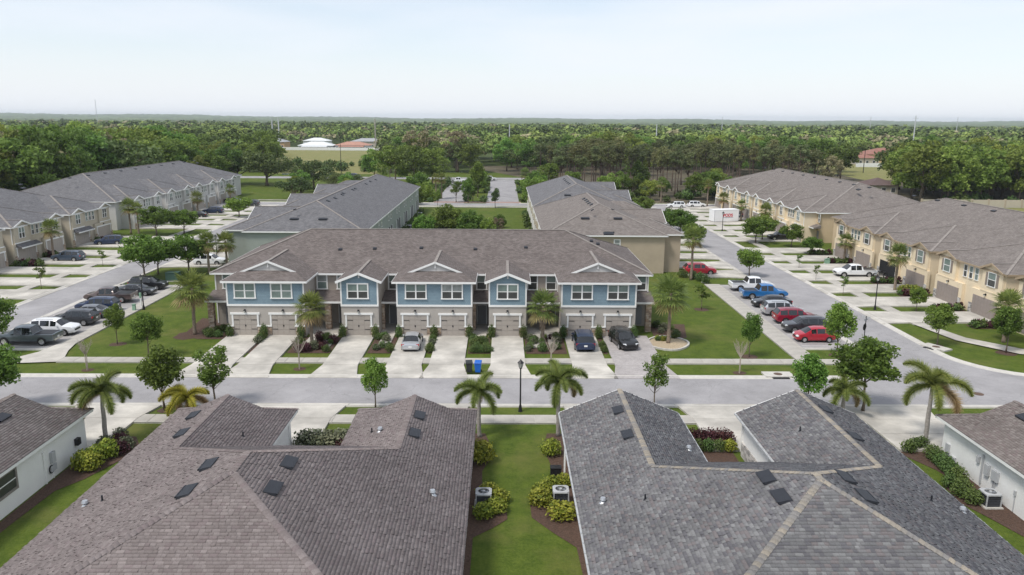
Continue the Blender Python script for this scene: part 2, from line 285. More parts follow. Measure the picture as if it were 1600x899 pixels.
# ------------------------------------------------------------------ mesh helpers
class MB:
    def __init__(s): s.v = []; s.f = []; s.m = []; s.mats = []
    def mi(s, m):
        if m not in s.mats: s.mats.append(m)
        return s.mats.index(m)
    def poly(s, pts, m):
        i = len(s.v); s.v.extend(tuple(p) for p in pts); s.f.append(tuple(range(i, i + len(pts)))); s.m.append(s.mi(m)); return s
    def box(s, x0, x1, y0, y1, z0, z1, m):
        i = len(s.v); k = s.mi(m)
        s.v.extend([(x0, y0, z0), (x1, y0, z0), (x1, y1, z0), (x0, y1, z0), (x0, y0, z1), (x1, y0, z1), (x1, y1, z1), (x0, y1, z1)])
        for q in ((0, 3, 2, 1), (4, 5, 6, 7), (0, 1, 5, 4), (1, 2, 6, 5), (2, 3, 7, 6), (3, 0, 4, 7)):
            s.f.append(tuple(i + a for a in q)); s.m.append(k)
        return s
    def hexa(s, lo, hi, m):
        """solid between two quads (each four points, same winding seen from above)"""
        i = len(s.v); k = s.mi(m); s.v.extend([tuple(p) for p in lo] + [tuple(p) for p in hi])
        for q in ((0, 3, 2, 1), (4, 5, 6, 7), (0, 1, 5, 4), (1, 2, 6, 5), (2, 3, 7, 6), (3, 0, 4, 7)):
            s.f.append(tuple(i + a for a in q)); s.m.append(k)
        return s
    def prism(s, pts, z0, z1, m):
        n = len(pts); i = len(s.v); k = s.mi(m)
        s.v.extend([(p[0], p[1], z0) for p in pts] + [(p[0], p[1], z1) for p in pts])
        s.f.append(tuple(range(i + n - 1, i - 1, -1))); s.m.append(k)
        s.f.append(tuple(range(i + n, i + 2 * n))); s.m.append(k)
        for a in range(n):
            b = (a + 1) % n; s.f.append((i + a, i + b, i + n + b, i + n + a)); s.m.append(k)
        return s
    def beam(s, p0, p1, w, h, m, up=(0, 0, 1)):
        p0, p1 = Vector(p0), Vector(p1); d = (p1 - p0).normalized(); side = d.cross(Vector(up))
        if side.length < 1e-4: side = d.cross(Vector((1, 0, 0)))
        side.normalize(); u = side.cross(d).normalized(); a, b = side * w / 2, u * h / 2
        return s.hexa([p0 - a - b, p0 + a - b, p1 + a - b, p1 - a - b], [p0 - a + b, p0 + a + b, p1 + a + b, p1 - a + b], m)
    def tube(s, pts, rad, m, n=6, cap=True):
        k = s.mi(m); rings = []
        for j, p in enumerate(pts):
            p = Vector(p); a = Vector(pts[max(0, j - 1)]); b = Vector(pts[min(len(pts) - 1, j + 1)])
            d = (b - a).normalized(); t = d.cross(Vector((0, 0, 1)) if abs(d.z) < 0.9 else Vector((1, 0, 0))).normalized(); u = d.cross(t)
            r = rad[j] if isinstance(rad, (list, tuple)) else rad; i = len(s.v)
            for q in range(n):
                an = 2 * math.pi * q / n; s.v.append(tuple(p + (t * math.cos(an) + u * math.sin(an)) * r))
            rings.append(i)
        for j in range(len(rings) - 1):
            for q in range(n):
                q2 = (q + 1) % n; s.f.append((rings[j] + q, rings[j] + q2, rings[j + 1] + q2, rings[j + 1] + q)); s.m.append(k)
        if cap:
            s.f.append(tuple(rings[0] + q for q in range(n - 1, -1, -1))); s.m.append(k)
            s.f.append(tuple(rings[-1] + q for q in range(n))); s.m.append(k)
        return s
    def mesh(s, name, smooth=False):
        me = bpy.data.meshes.new(name); me.from_pydata(s.v, [], s.f)
        for m in s.mats: me.materials.append(m)
        me.polygons.foreach_set('material_index', s.m)
        uvl = me.uv_layers.new(name='UVMap'); data = np.zeros((len(me.loops), 2), np.float32); Z = Vector((0, 0, 1))
        for p in me.polygons:
            nn = p.normal
            if abs(nn.z) > 0.98: u, v = Vector((1, 0, 0)), Vector((0, 1, 0))
            else: u = Z.cross(nn).normalized(); v = nn.cross(u)
            for li in p.loop_indices:
                co = me.vertices[me.loops[li].vertex_index].co; data[li] = (co.dot(u), co.dot(v))
        uvl.data.foreach_set('uv', data.ravel())
        if smooth: me.polygons.foreach_set('use_smooth', [True] * len(me.polygons))
        me.update(); return me
    def build(s, name, parent=None, smooth=False, loc=(0, 0, 0), rz=0.0):
        return ob(name, s.mesh(name, smooth), parent, loc, rz)

def ob(name, me, parent=None, loc=(0, 0, 0), rz=0.0, scale=None):
    o = bpy.data.objects.new(name, me); COL.objects.link(o); o.location = loc
    if rz: o.rotation_euler = (0, 0, rz)
    if scale is not None: o.scale = scale if hasattr(scale, '__len__') else (scale,) * 3
    if parent is not None: o.parent = parent
    return o
def tag(o, label=None, cat=None, group=None, kind=None):
    if label: o['label'] = label
    if cat: o['category'] = cat
    if group: o['group'] = group
    if kind: o['kind'] = kind
    return o
def thing(name, label, cat, loc=(0, 0, 0), rz=0.0, group=None, scale=None):
    o = ob(name, None, None, loc, rz, scale); o.empty_display_size = 0.3
    return tag(o, label, cat, group)
def struct(name, mb, parent=None):
    o = mb.build(name, parent)
    if parent is None: o['kind'] = 'structure'
    return o
def np_mesh(name, V, F, m, smooth=False):
    V = np.asarray(V, np.float32).reshape(-1, 3); F = np.asarray(F, np.int32); k = F.shape[1]
    me = bpy.data.meshes.new(name); me.vertices.add(len(V)); me.vertices.foreach_set('co', V.ravel())
    me.loops.add(F.size); me.loops.foreach_set('vertex_index', F.ravel())
    me.polygons.add(len(F)); me.polygons.foreach_set('loop_start', np.arange(len(F), dtype=np.int32) * k)
    try: me.polygons.foreach_set('loop_total', np.full(len(F), k, np.int32))
    except Exception: pass
    for q in (m if isinstance(m, (list, tuple)) else [m]): me.materials.append(q)
    if smooth: me.polygons.foreach_set('use_smooth', np.ones(len(F), bool))
    me.update(calc_edges=True); me.validate(); return me
# ================================================================== THE GROUND, ROADS AND PAVEMENTS
def sheet(name, pts, z, m):
    b = MB(); b.poly([(p[0], p[1], p[2] if len(p) > 2 else z) for p in pts], m); return struct(name, b)
def arc(cx, cy, r, a0, a1, n=8):
    return [(cx + r * math.cos(R(a0 + (a1 - a0) * i / n)), cy + r * math.sin(R(a0 + (a1 - a0) * i / n))) for i in range(n + 1)]
GB = MB()
GB.poly([(-6000, -300, 0), (6000, -300, 0), (6000, 330, 0), (-6000, 330, 0)], M_GRASS)
GB.poly([(-6000, 330, 0), (6000, 330, 0), (6000, 9000, 0), (-6000, 9000, 0)], M_FAR)
struct('ground', GB)
A_FS = [(-140, 59), (130, 59), (130, 65.3)] + arc(51, 73.3, 8, 270, 180) + [(43, 75), (36.3, 75)] + arc(31.3, 70.3, 5, 0, -90) \
    + arc(-47.5, 70.3, 5, 270, 180) + [(-52.5, 74), (-58.3, 74)] + arc(-66.3, 73.3, 8, 0, -90) + [(-140, 65.3)]
sheet('front_street', A_FS, 0.012, M_ASPH)
sheet('right_street', [(36.3, 75), (43, 75), (43, 203.5), (36.3, 203.5)], 0.012, M_ASPH)
sheet('left_street', [(-58.3, 74), (-52.5, 74), (-52.5, 203.5), (-58.3, 203.5)], 0.012, M_ASPH)
sheet('cross_street', [(-140, 203.5), (64, 203.5), (64, 209.5), (-140, 209.5)], 0.012, M_ASPH)
sheet('entrance_lane', [(-18.5, 209.5), (-10.5, 209.5), (-10.5, 292), (-18.5, 292)], 0.012, M_ASPH)
sheet('entrance_lane', [(-4.5, 209.5), (4.5, 209.5), (4.5, 292), (-4.5, 292)], 0.012, M_ASPH)
sheet('avenue', [(-260, 294), (9, 293), (9, 303), (-260, 304)], 0.016, M_ASPH)
sheet('pine_litter', [(9, 213), (112, 211), (116, 300), (120, 380), (-20, 380), (9, 300)], 0.008, mat('pine_litter', (0.10, 0.085, 0.055), 0.95, 0.35, 0.8, 8, 0.6, 10, var2=0.3, scale2=0.08))
sheet('leaf_litter', [(116, 207), (240, 207), (260, 330), (120, 330)], 0.006, MATS['pine_litter'])
sheet('leaf_litter', [(-260, 120), (-100, 120), (-100, 240), (-105, 276), (-260, 276)], 0.006, MATS['pine_litter'])
M_BAY = mat('parking_asphalt', (0.335, 0.322, 0.316), 0.9, 0.12, 4.0, 8, 0.4, 60, var2=0.12, scale2=0.2, spec=0.15)
sheet('right_parking_bay', [(30.35, 75), (36.0, 75), (36.0, 105.4), (30.35, 105.4)], 0.02, M_BAY)
sheet('left_parking_bay', [(-52.2, 74), (-44.65, 74), (-44.65, 103.8), (-52.2, 103.8)], 0.02, M_BAY)
sheet('gutter', [(35.75, 75), (36.5, 75), (36.5, 105.4), (35.75, 105.4)], 0.028, M_CONC2)
sheet('gutter', [(-52.7, 74), (-51.95, 74), (-51.95, 103.8), (-52.7, 103.8)], 0.028, M_CONC2)
# painted stall lines
SM = mat('road_paint', (0.66, 0.66, 0.64), 0.7, 0.1, 4.0)
for y in [75.6 + 4.15 * i for i in range(8)]:
    sheet('stall_line', [(30.6, y), (35.5, y), (35.5, y + 0.1), (30.6, y + 0.1)], 0.026, SM)
for y in [74.3 + 4.1 * i for i in range(8)]:
    sheet('stall_line', [(-51.5, y), (-45, y), (-45, y + 0.1), (-51.5, y + 0.1)], 0.026, SM)

def kerb(name, line, side):
    """rolled concrete kerb swept along a line; side=+1 puts it to the left of travel"""
    prof = [(-0.02, 0.014), (0.0, 0.03), (0.34, 0.04), (0.5, 0.125), (0.68, 0.13), (0.72, 0.0)]
    b = MB(); rows = []
    for i, p in enumerate(line):
        a = line[max(0, i - 1)]; c = line[min(len(line) - 1, i + 1)]
        dx, dy = c[0] - a[0], c[1] - a[1]; L = math.hypot(dx, dy); nx, ny = -dy / L * side, dx / L * side
        rows.append([(p[0] + nx * q, p[1] + ny * q, z) for q, z in prof])
    for r0, r1 in zip(rows, rows[1:]):
        for k in range(len(prof) - 1): b.poly([r0[k], r1[k], r1[k + 1], r0[k + 1]], M_CONC2)
    return struct(name, b)
def seg(p, q, n=1): return [(p[0] + (q[0] - p[0]) * i / n, p[1] + (q[1] - p[1]) * i / n) for i in range(n + 1)]
kerb('kerb', [(-140, 59), (130, 59)], -1)
kerb('kerb', [(36.3, 75)] + arc(31.3, 70.3, 5, 0, -90) + arc(-47.5, 70.3, 5, 270, 180) + [(-52.5, 74)], -1)
kerb('kerb', [(130, 65.3)] + arc(51, 73.3, 8, 270, 180) + [(43, 203.5), ], -1)
kerb('kerb', [(36.3, 105.4), (36.3, 203.5)], 1)
kerb('kerb', [(-140, 65.3)] + arc(-66.3, 73.3, 8, -90, 0) + [(-58.3, 203.5)], 1)
kerb('kerb', [(-52.5, 103.8), (-52.5, 203.5)], -1)
kerb('kerb', [(-140, 209.5), (-18.5, 209.5)], 1); kerb('kerb', [(4.5, 209.5), (64, 209.5)], 1); kerb('kerb', [(-58.3, 203.5), (43, 203.5)], -1)
kerb('kerb', [(30.35, 75), (36.3, 75)], -1)
kerb('kerb', [(-52.5, 74), (-44.65, 74)], -1)

def slabs(name, x0, x1, y0, y1, along, step=1.52, z=0.118):
    """a pavement of separate cast slabs with open joints"""
    root = ob(name, MB().box(x0, x1, y0, y1, -0.05, z - 0.03, M_CONC2).mesh(name)); root['kind'] = 'structure'
    L = (x1 - x0) if along == 'x' else (y1 - y0); n = max(1, int(round(L / step))); s = L / n; g = 0.02
    me = (MB().box(g, s - g, 0, y1 - y0, z - 0.06, z, M_CONC) if along == 'x' else MB().box(0, x1 - x0, g, s - g, z - 0.06, z, M_CONC)).mesh('slab')
    for i in range(n):
        o = ob('slab', me, root, (x0 + i * s, y0, rng.uniform(-0.004, 0.004)) if along == 'x' else (x0, y0 + i * s, rng.uniform(-0.004, 0.004)))
    return root
slabs('pavement', -41.5, 28.1, 69.4, 70.9, 'x')
slabs('pavement', 30.5, 36.0, 69.4, 70.9, 'x')
slabs('pavement', -48, 50, 54.8, 56.4, 'x')
slabs('pavement', 28.2, 30.3, 69.3, 105.4, 'y')
slabs('pavement', -44.5, -42.9, 75.5, 103.8, 'y')
slabs('pavement', 46.5, 48.0, 84, 150, 'y')
sheet('pavement', [(46.5, 150), (48, 150), (48, 203), (46.5, 203)], 0.118, M_CONC)
slabs('pavement', -63.9, -62.4, 78, 150, 'y')
sheet('pavement', [(-63.9, 150), (-62.4, 150), (-62.4, 203), (-63.9, 203)], 0.118, M_CONC)
sheet('pavement', [(-44.5, 75.5), (-42.9, 75.5), (-42.3, 73), (-41.5, 70.9), (-41.5, 69.4), (-50, 68.3), (-50.5, 70.0), (-46, 70.6), (-44.9, 72.5)], 0.114, M_CONC)
sheet('pavement', [(46.5, 84), (48, 84), (49.2, 78.6), (52.5, 74.6), (58, 72.4), (75, 71.8), (75, 70.2), (57.5, 70.6), (51.2, 72.8), (47.6, 77.6)][::-1], 0.116, M_CONC)
sheet('pavement', [(-70, 214), (-20, 214), (-20, 215.6), (-70, 215.6)], 0.1, M_CONC)
sheet('pavement', [(-26, 199.5), (40, 199.5), (40, 201.2), (-26, 201.2)], 0.1, M_CONC)
sheet('brick_crossing', [(-19, 211), (5, 211), (5, 214), (-19, 214)], 0.02, mat('red_brick_paving', (0.33, 0.22, 0.19), 0.9, 0.2, 3))

def driveway(axis, a, hw, r0, r1, flare=0.7, m=None, joints=True, zf=0.2, skew=0.0):
    """a drive from the road edge r0 to the building r1; axis 'y': runs along Y at x=a, 'x': runs along X at y=a"""
    m = m or M_CONC; s = 1 if r1 > r0 else -1
    root = None; n = 4; b0 = r0 + s * 0.75; b1 = r0 + s * 3.4
    rows = [(r0 - s * 0.02, hw + flare, 0.05), (b0, hw + flare * 0.75, 0.14), (b1, hw, 0.145)]
    k = max(2, int(abs(r1 - b1) / 3.2))
    for i in range(1, k + 1): rows.append((b1 + (r1 - b1) * i / k, hw, 0.145 + (zf - 0.145) * i / k))
    g = 0.035
    for i in range(len(rows) - 1):
        (p, w0, z0), (q, w1, z1) = rows[i], rows[i + 1]
        q2 = q - s * g if i < len(rows) - 2 else q
        t = lambda w, r, z, sg: ((a + skew * abs(r - r0)) + sg * w, r, z) if axis == 'y' else (r, (a + skew * abs(r - r0)) + sg * w, z)
        top = [t(w0, p, z0, -1), t(w0, p, z0, 1), t(w1, q2, z1, 1), t(w1, q2, z1, -1)]
        lo = [(x, y, z - 0.2) for x, y, z in top]
        b = MB(); b.hexa(lo, top, m)
        if root is None: root = b.build('driveway'); root['kind'] = 'structure'
        else: b.build('slab', root)
    return root
GAR_C = [-26.75, -22.8, -14.97, -9.08, -5.15, 0.56, 8.18]
for i, x in enumerate(GAR_C): driveway('y', x, 1.62 if i else 1.9, 65.3, 78.6, 0.55, skew=0.0)
driveway('y', 12.9, 2.35, 65.3, 78.6, 0.6, M_PAVER)
for x, hw in ((-30.3, 2.7), (-15.9, 2.9), (-5.9, 2.7), (8.2, 2.7), (17.6, 2.9), (30.6, 2.9)): driveway('y', x, hw, 59.0, 49.9, 0.8)
for y in [71.5, 79.4, 87.3, 95.2, 103.0, 110.8, 118.7, 126.5, 134.3]: driveway('x', y, 2.5, 43.0, 57.0, 0.5) if y > 80 else None
for y in [147.2, 155, 162.8, 170.7, 178.5, 186.3, 194.2, 201.0]: driveway('x', y, 2.5, 43.0, 57.0, 0.5)
for y in [113.0, 120.7, 128.4, 137.0, 144.6, 160, 168, 176, 184, 192, 200]: driveway('x', y, 2.5, -58.3, -75.0, 0.5)
for y in [97.5, 105.2]: driveway('x', y, 2.5, -58.3, -75.0, 0.5)
for y in [119.0, 127, 135, 143, 151, 159, 167, 175]: driveway('x', y, 2.6, -52.5, -43.2, 0.7)
for y in [112.8, 120, 128, 136, 144, 158, 166, 174, 182]: driveway('x', y, 2.6, 36.3, 27.4, 0.7)

# planting beds (mulch) and the gravel island
def bed(pts, z=0.03, m=None): return sheet('planting_bed', pts, z, m or M_MULCH)
bed([(-31.6, 77.4), (-28.9, 77.4), (-28.9, 84), (-34.2, 86), (-33.6, 79.5)])
for x0, x1 in ((-24.85, -24.6 + 0.1), (-21.0, -16.8), (-13.2, -10.85), (-7.3, -6.95), (-3.35, -1.2), (2.35, 6.4), (9.95, 10.4)):
    bed([(x0, 72.6), (x1, 72.6), (x1, 78.3), (x0, 78.3)], 0.035)
bed([(16.0, 77), (19.5, 78.5), (20.5, 84), (16.4, 84)])
gi = [(17.0 + 1.95 * math.cos(t) * (1 + 0.14 * math.sin(2 * t + 1)), 76.3 + 2.5 * math.sin(t)) for t in [2 * math.pi * i / 20 for i in range(20)]]
bed([(17.0 + (x - 17.0) * 0.93, 76.3 + (y - 76.3) * 0.93) for x, y in gi], 0.09, mat('pale_gravel', (0.42, 0.34, 0.235), 0.95, 0.35, 9, 6, 1.0, 30))
kb = MB()
for i in range(20):
    p, q = Vector((*gi[i], 0)), Vector((*gi[(i + 1) % 20], 0)); kb.beam(p + Vector((0, 0, 0.08)), q + Vector((0, 0, 0.08)), 0.2, 0.2, M_CONC2)
struct('edging', kb)
bed([(-2.25, 28), (-1.62, 28), (-1.58, 33), (-1.55, 38.6), (-0.5, 39.6), (0.35, 40.6), (0.3, 42.6), (-0.3, 44.0), (-1.2, 44.7), (-1.25, 46.8), (-0.75, 48.6), (-0.8, 51), (-1.2, 53), (-2.25, 53)])
bed([(4.9, 28), (4.3, 28), (4.2, 33), (4.05, 37.6), (2.9, 39.1), (1.75, 40.8), (1.7, 43.2), (2.4, 45.2), (3.4, 46.2), (3.2, 48.4), (2.9, 50), (3.3, 53), (4.9, 53)])
bed([(-28.3, 34), (-27.65, 34), (-27.55, 40), (-27.35, 44.0), (-26.4, 45.6), (-25.4, 48.5), (-25.3, 50.8), (-26.2, 52.3), (-28.3, 52.6)])
bed([(30.3, 32), (29.5, 32), (29.2, 38), (28.3, 40.9), (27.7, 42.5), (27.9, 44.8), (28.9, 45.6), (28.7, 47), (27.7, 49.3), (27.6, 50.8), (28.6, 52.2), (30.3, 52)])
bed([(12.2, 43.2), (16.0, 43.2), (16.0, 52.2), (12.2, 52.2)]); bed([(-13.9, 45.6), (-9.9, 45.6), (-9.9, 52.0), (-13.9, 52.0)])
sheet('garden_path', [(13.7, 43.2), (15.4, 43.2), (15.4, 47.4), (13.7, 47.4)], 0.05, M_CONC)
for (bx, by, br) in ((-38.75, 75.5, 0.8), (24.1, 71.9, 0.8), (32.8, 72.4, 0.7), (24.2, 91, 0.9), (50.3, 73.4, 1.0), (44.7, 76.0, 0.6), (21.6, 67, 0.6), (-37.5, 67.3, 0.55), (-18.5, 67.8, 0.55), (-32.8, 78.8, 1.6), (-26.4, 57.5, 0.6)):
    bed([(bx + br * math.cos(t) * rng.uniform(0.85, 1.15), by + br * math.sin(t) * rng.uniform(0.85, 1.15)) for t in [2 * math.pi * i / 12 for i in range(12)]], 0.012)
for y in (79.4, 87.3, 95.2, 103.0, 110.8, 118.7, 126.5):      # beds before the right row, between the drives
    bed([(52.4, y + 3.1), (56.4, y + 3.1), (56.4, y + 4.75), (52.4, y + 4.75)], 0.03)
for y in (113.0, 120.7, 137.0): bed([(-74.3, y + 3.0), (-70, y + 3.0), (-70, y + 4.7), (-74.3, y + 4.7)], 0.03)

# storm-drain inlets and the manhole
def inlet(x, y, rz, label):
    t = thing('storm_drain', label, 'storm drain', (x, y, 0), rz)
    MB().box(-1.3, 1.3, 0.35, 1.7, 0.0, 0.155, M_CONC2).build('slab', t)
    MB().box(-0.75, 0.75, -0.02, 0.3, 0.03, 0.085, M_INT).box(-0.9, 0.9, 0.3, 0.36, 0.0, 0.15, M_CONC2).build('throat', t)
    MB().tube([(0, 1.0, 0.15), (0, 1.0, 0.165)], 0.38, mat('rusty_iron', (0.12, 0.08, 0.06), 0.8, 0.25, 8), 16).build('lid', t)
inlet(24.9, 65.3, 0, 'concrete storm drain inlet with round iron lid on the far kerb of the front street')
inlet(43.2, 74.6, R(-62), 'concrete storm drain inlet with round iron lid at the right street corner')
mh = MB(); mh.tube([(0, 0, 0), (0, 0, 0.025)], 0.42, MATS['rusty_iron'], 18); mh.tube([(0, 0, 0.026), (0, 0, 0.034)], 0.3, MATS['rusty_iron'], 18)
tag(mh.build('manhole_cover', None, False, (40.3, 61.6, 0.005)), 'round rusty iron manhole cover in the asphalt of the junction', 'manhole')
# ================================================================== FOREGROUND VILLAS
PIT = 5.0 / 12.0
def plane_axes(poly):
    p = [Vector(q) for q in poly]; n = Vector((0, 0, 0))
    for i in range(len(p)):
        a, b = p[i], p[(i + 1) % len(p)]; n += Vector(((a.y - b.y) * (a.z + b.z), (a.z - b.z) * (a.x + b.x), (a.x - b.x) * (a.y + b.y)))
    n.normalize()
    if n.z < 0: n = -n
    u = Vector((0, 0, 1)).cross(n).normalized(); v = n.cross(u)
    return u, v, n
def shingle_rows(poly, e, rs):
    """tabs (origin, u, v, n, width, length) of every course on one roof plane"""
    u, v, n = plane_axes(poly); P = [Vector(q) for q in poly]; o = P[0]
    uv = [((q - o).dot(u), (q - o).dot(v)) for q in P]; v0 = min(q[1] for q in uv); v1 = max(q[1] for q in uv)
    out = []; k = 0
    while v0 + k * e < v1 - 0.03:
        vm = v0 + (k + 0.5) * e; xs = []
        if vm > v1: break
        for i in range(len(uv)):
            a, b = uv[i], uv[(i + 1) % len(uv)]
            if (a[1] - vm) * (b[1] - vm) < 0: xs.append(a[0] + (b[0] - a[0]) * (vm - a[1]) / (b[1] - a[1]))
        xs.sort()
        for s, t in zip(xs[::2], xs[1::2]):
            x = s - rs.uniform(0, 0.3)
            while x < t - 0.04:
                w = rs.choice((0.19, 0.26, 0.34)); a = max(x, s); b = min(x + w, t)
                if b - a > 0.04: out.append((o + u * a + v * (v0 + k * e), u, v, n, b - a, e, abs(b - a - w) < 1e-6 and w))
                x += w
        k += 1
    return out
def tab_geo(w, e, lift, g=0.006):
    t = 0.004
    return [(g, 0, lift), (w - g, 0, lift), (w - g, e * 1.06, t), (g, e * 1.06, t), (g, 0, 0.0), (w - g, 0, 0.0)], [(0, 1, 2, 3), (4, 5, 1, 0)]
M_TAB = attrmat('shingle_tab')
TABM = {}
def shade_mesh(me, cols):
    at = me.color_attributes.new('shade', 'FLOAT_COLOR', 'CORNER'); at.data.foreach_set('color', np.asarray(cols, np.float32).ravel())
def tab_mesh(pal, ci, w, e):
    key = (pal[0], ci, w, e)
    if key not in TABM:
        V, F = tab_geo(w, e, 0.026); me = np_mesh('shingle', V, F, M_TAB); shade_mesh(me, [(*pal[ci], 1)] * 8); TABM[key] = me
    return TABM[key]
CW = cam.matrix_world.inverted()
def in_view(p):
    q = CW @ p
    return q.z < -1 and abs(q.x / -q.z) < 0.665 and abs(q.y / -q.z) < 0.375
PALS = {'brown': [(0.176, 0.150, 0.144), (0.188, 0.161, 0.155), (0.2, 0.172, 0.166), (0.22, 0.19, 0.183), (0.182, 0.151, 0.148)],
        'grey': [(0.122, 0.119, 0.127), (0.146, 0.145, 0.148), (0.166, 0.163, 0.166), (0.198, 0.197, 0.198), (0.163, 0.147, 0.148)],
        'taupe': [(0.158, 0.136, 0.126), (0.178, 0.155, 0.144), (0.197, 0.173, 0.161), (0.22, 0.194, 0.181), (0.174, 0.144, 0.137)]}
PWT = [0.22, 0.26, 0.24, 0.14, 0.14]
def roof_vent(parent, x, y, z, side, pit=PIT):
    """low black off-ridge vent lying on a slope that falls towards side (-1 west, +1 east)"""
    b = MB(); L, W, Hh = 1.15, 0.62, 0.13
    b.hexa([(-W / 2, -L / 2, 0), (W / 2, -L / 2, 0), (W / 2, L / 2, 0), (-W / 2, L / 2, 0)],
           [(-W / 2 + 0.02, -L / 2 + 0.03, Hh * 0.35), (W / 2 - 0.04, -L / 2 + 0.03, Hh), (W / 2 - 0.04, L / 2 - 0.03, Hh), (-W / 2 + 0.02, L / 2 - 0.03, Hh * 0.35)], M_VENT)
    b.box(W / 2 - 0.05, W / 2 + 0.03, -L / 2 + 0.02, L / 2 - 0.02, Hh * 0.55, Hh + 0.012, M_VENT)
    o = b.build('roof_vent', parent)
    if side < 0: o.matrix_local = Matrix.Translation((x, y, z + 0.03)) @ Matrix.Rotation(math.pi, 4, 'Z') @ Matrix.Rotation(math.atan(pit), 4, 'Y')
    else: o.matrix_local = Matrix.Translation((x, y, z + 0.03)) @ Matrix.Rotation(math.atan(pit), 4, 'Y')
    return o
def vent_pipe(parent, x, y, z, h=0.35, r=0.05, m=None, cap=False):
    b = MB(); b.tube([(0, 0, -0.1), (0, 0, h)], r, m or M_VENT, 8); b.tube([(0, 0, -0.12), (0, 0, 0.06)], [r * 3.2, r * 1.3], m or M_VENT, 8)
    if cap: b.tube([(0, 0, h), (0, 0, h + 0.1)], [r * 2.2, r * 1.6], M_ALU, 10)
    return b.build('vent_pipe', parent, False, (x, y, z))
def cap_line(parent, p, q, pal, rs, flat=False):
    """lapped cap shingles along a ridge or hip"""
    p, q = Vector(p), Vector(q); d = q - p; L = d.length; d.normalize(); n = max(1, int(L / 0.24)); s = L / n
    side = d.cross(Vector((0, 0, 1))).normalized(); up = side.cross(d).normalized(); V = []; F = []; C = []
    for i in range(n):
        a = p + d * (i * s); b = p + d * ((i + 1.12) * s); k = len(V); w = 0.17; dr = 0.055
        lift0, lift1 = 0.055, 0.03
        V += [a - side * w + up * (lift0 - dr), a + up * lift0, a + side * w + up * (lift0 - dr), b - side * w + up * (lift1 - dr), b + up * lift1, b + side * w + up * (lift1 - dr),
              a - side * w + up * (lift0 - dr - 0.03), a + up * (lift0 - 0.03), a + side * w + up * (lift0 - dr - 0.03)]
        F += [(k, k + 1, k + 4, k + 3), (k + 1, k + 2, k + 5, k + 4), (k + 6, k + 7, k + 1, k), (k + 7, k + 8, k + 2, k + 1)]
        c = rs.choice(pal); C += [(*c, 1)] * 16
    me = np_mesh('ridge_cap', [tuple(v) for v in V], F, M_TAB); shade_mesh(me, C)
    return ob('ridge_cap', me, parent)

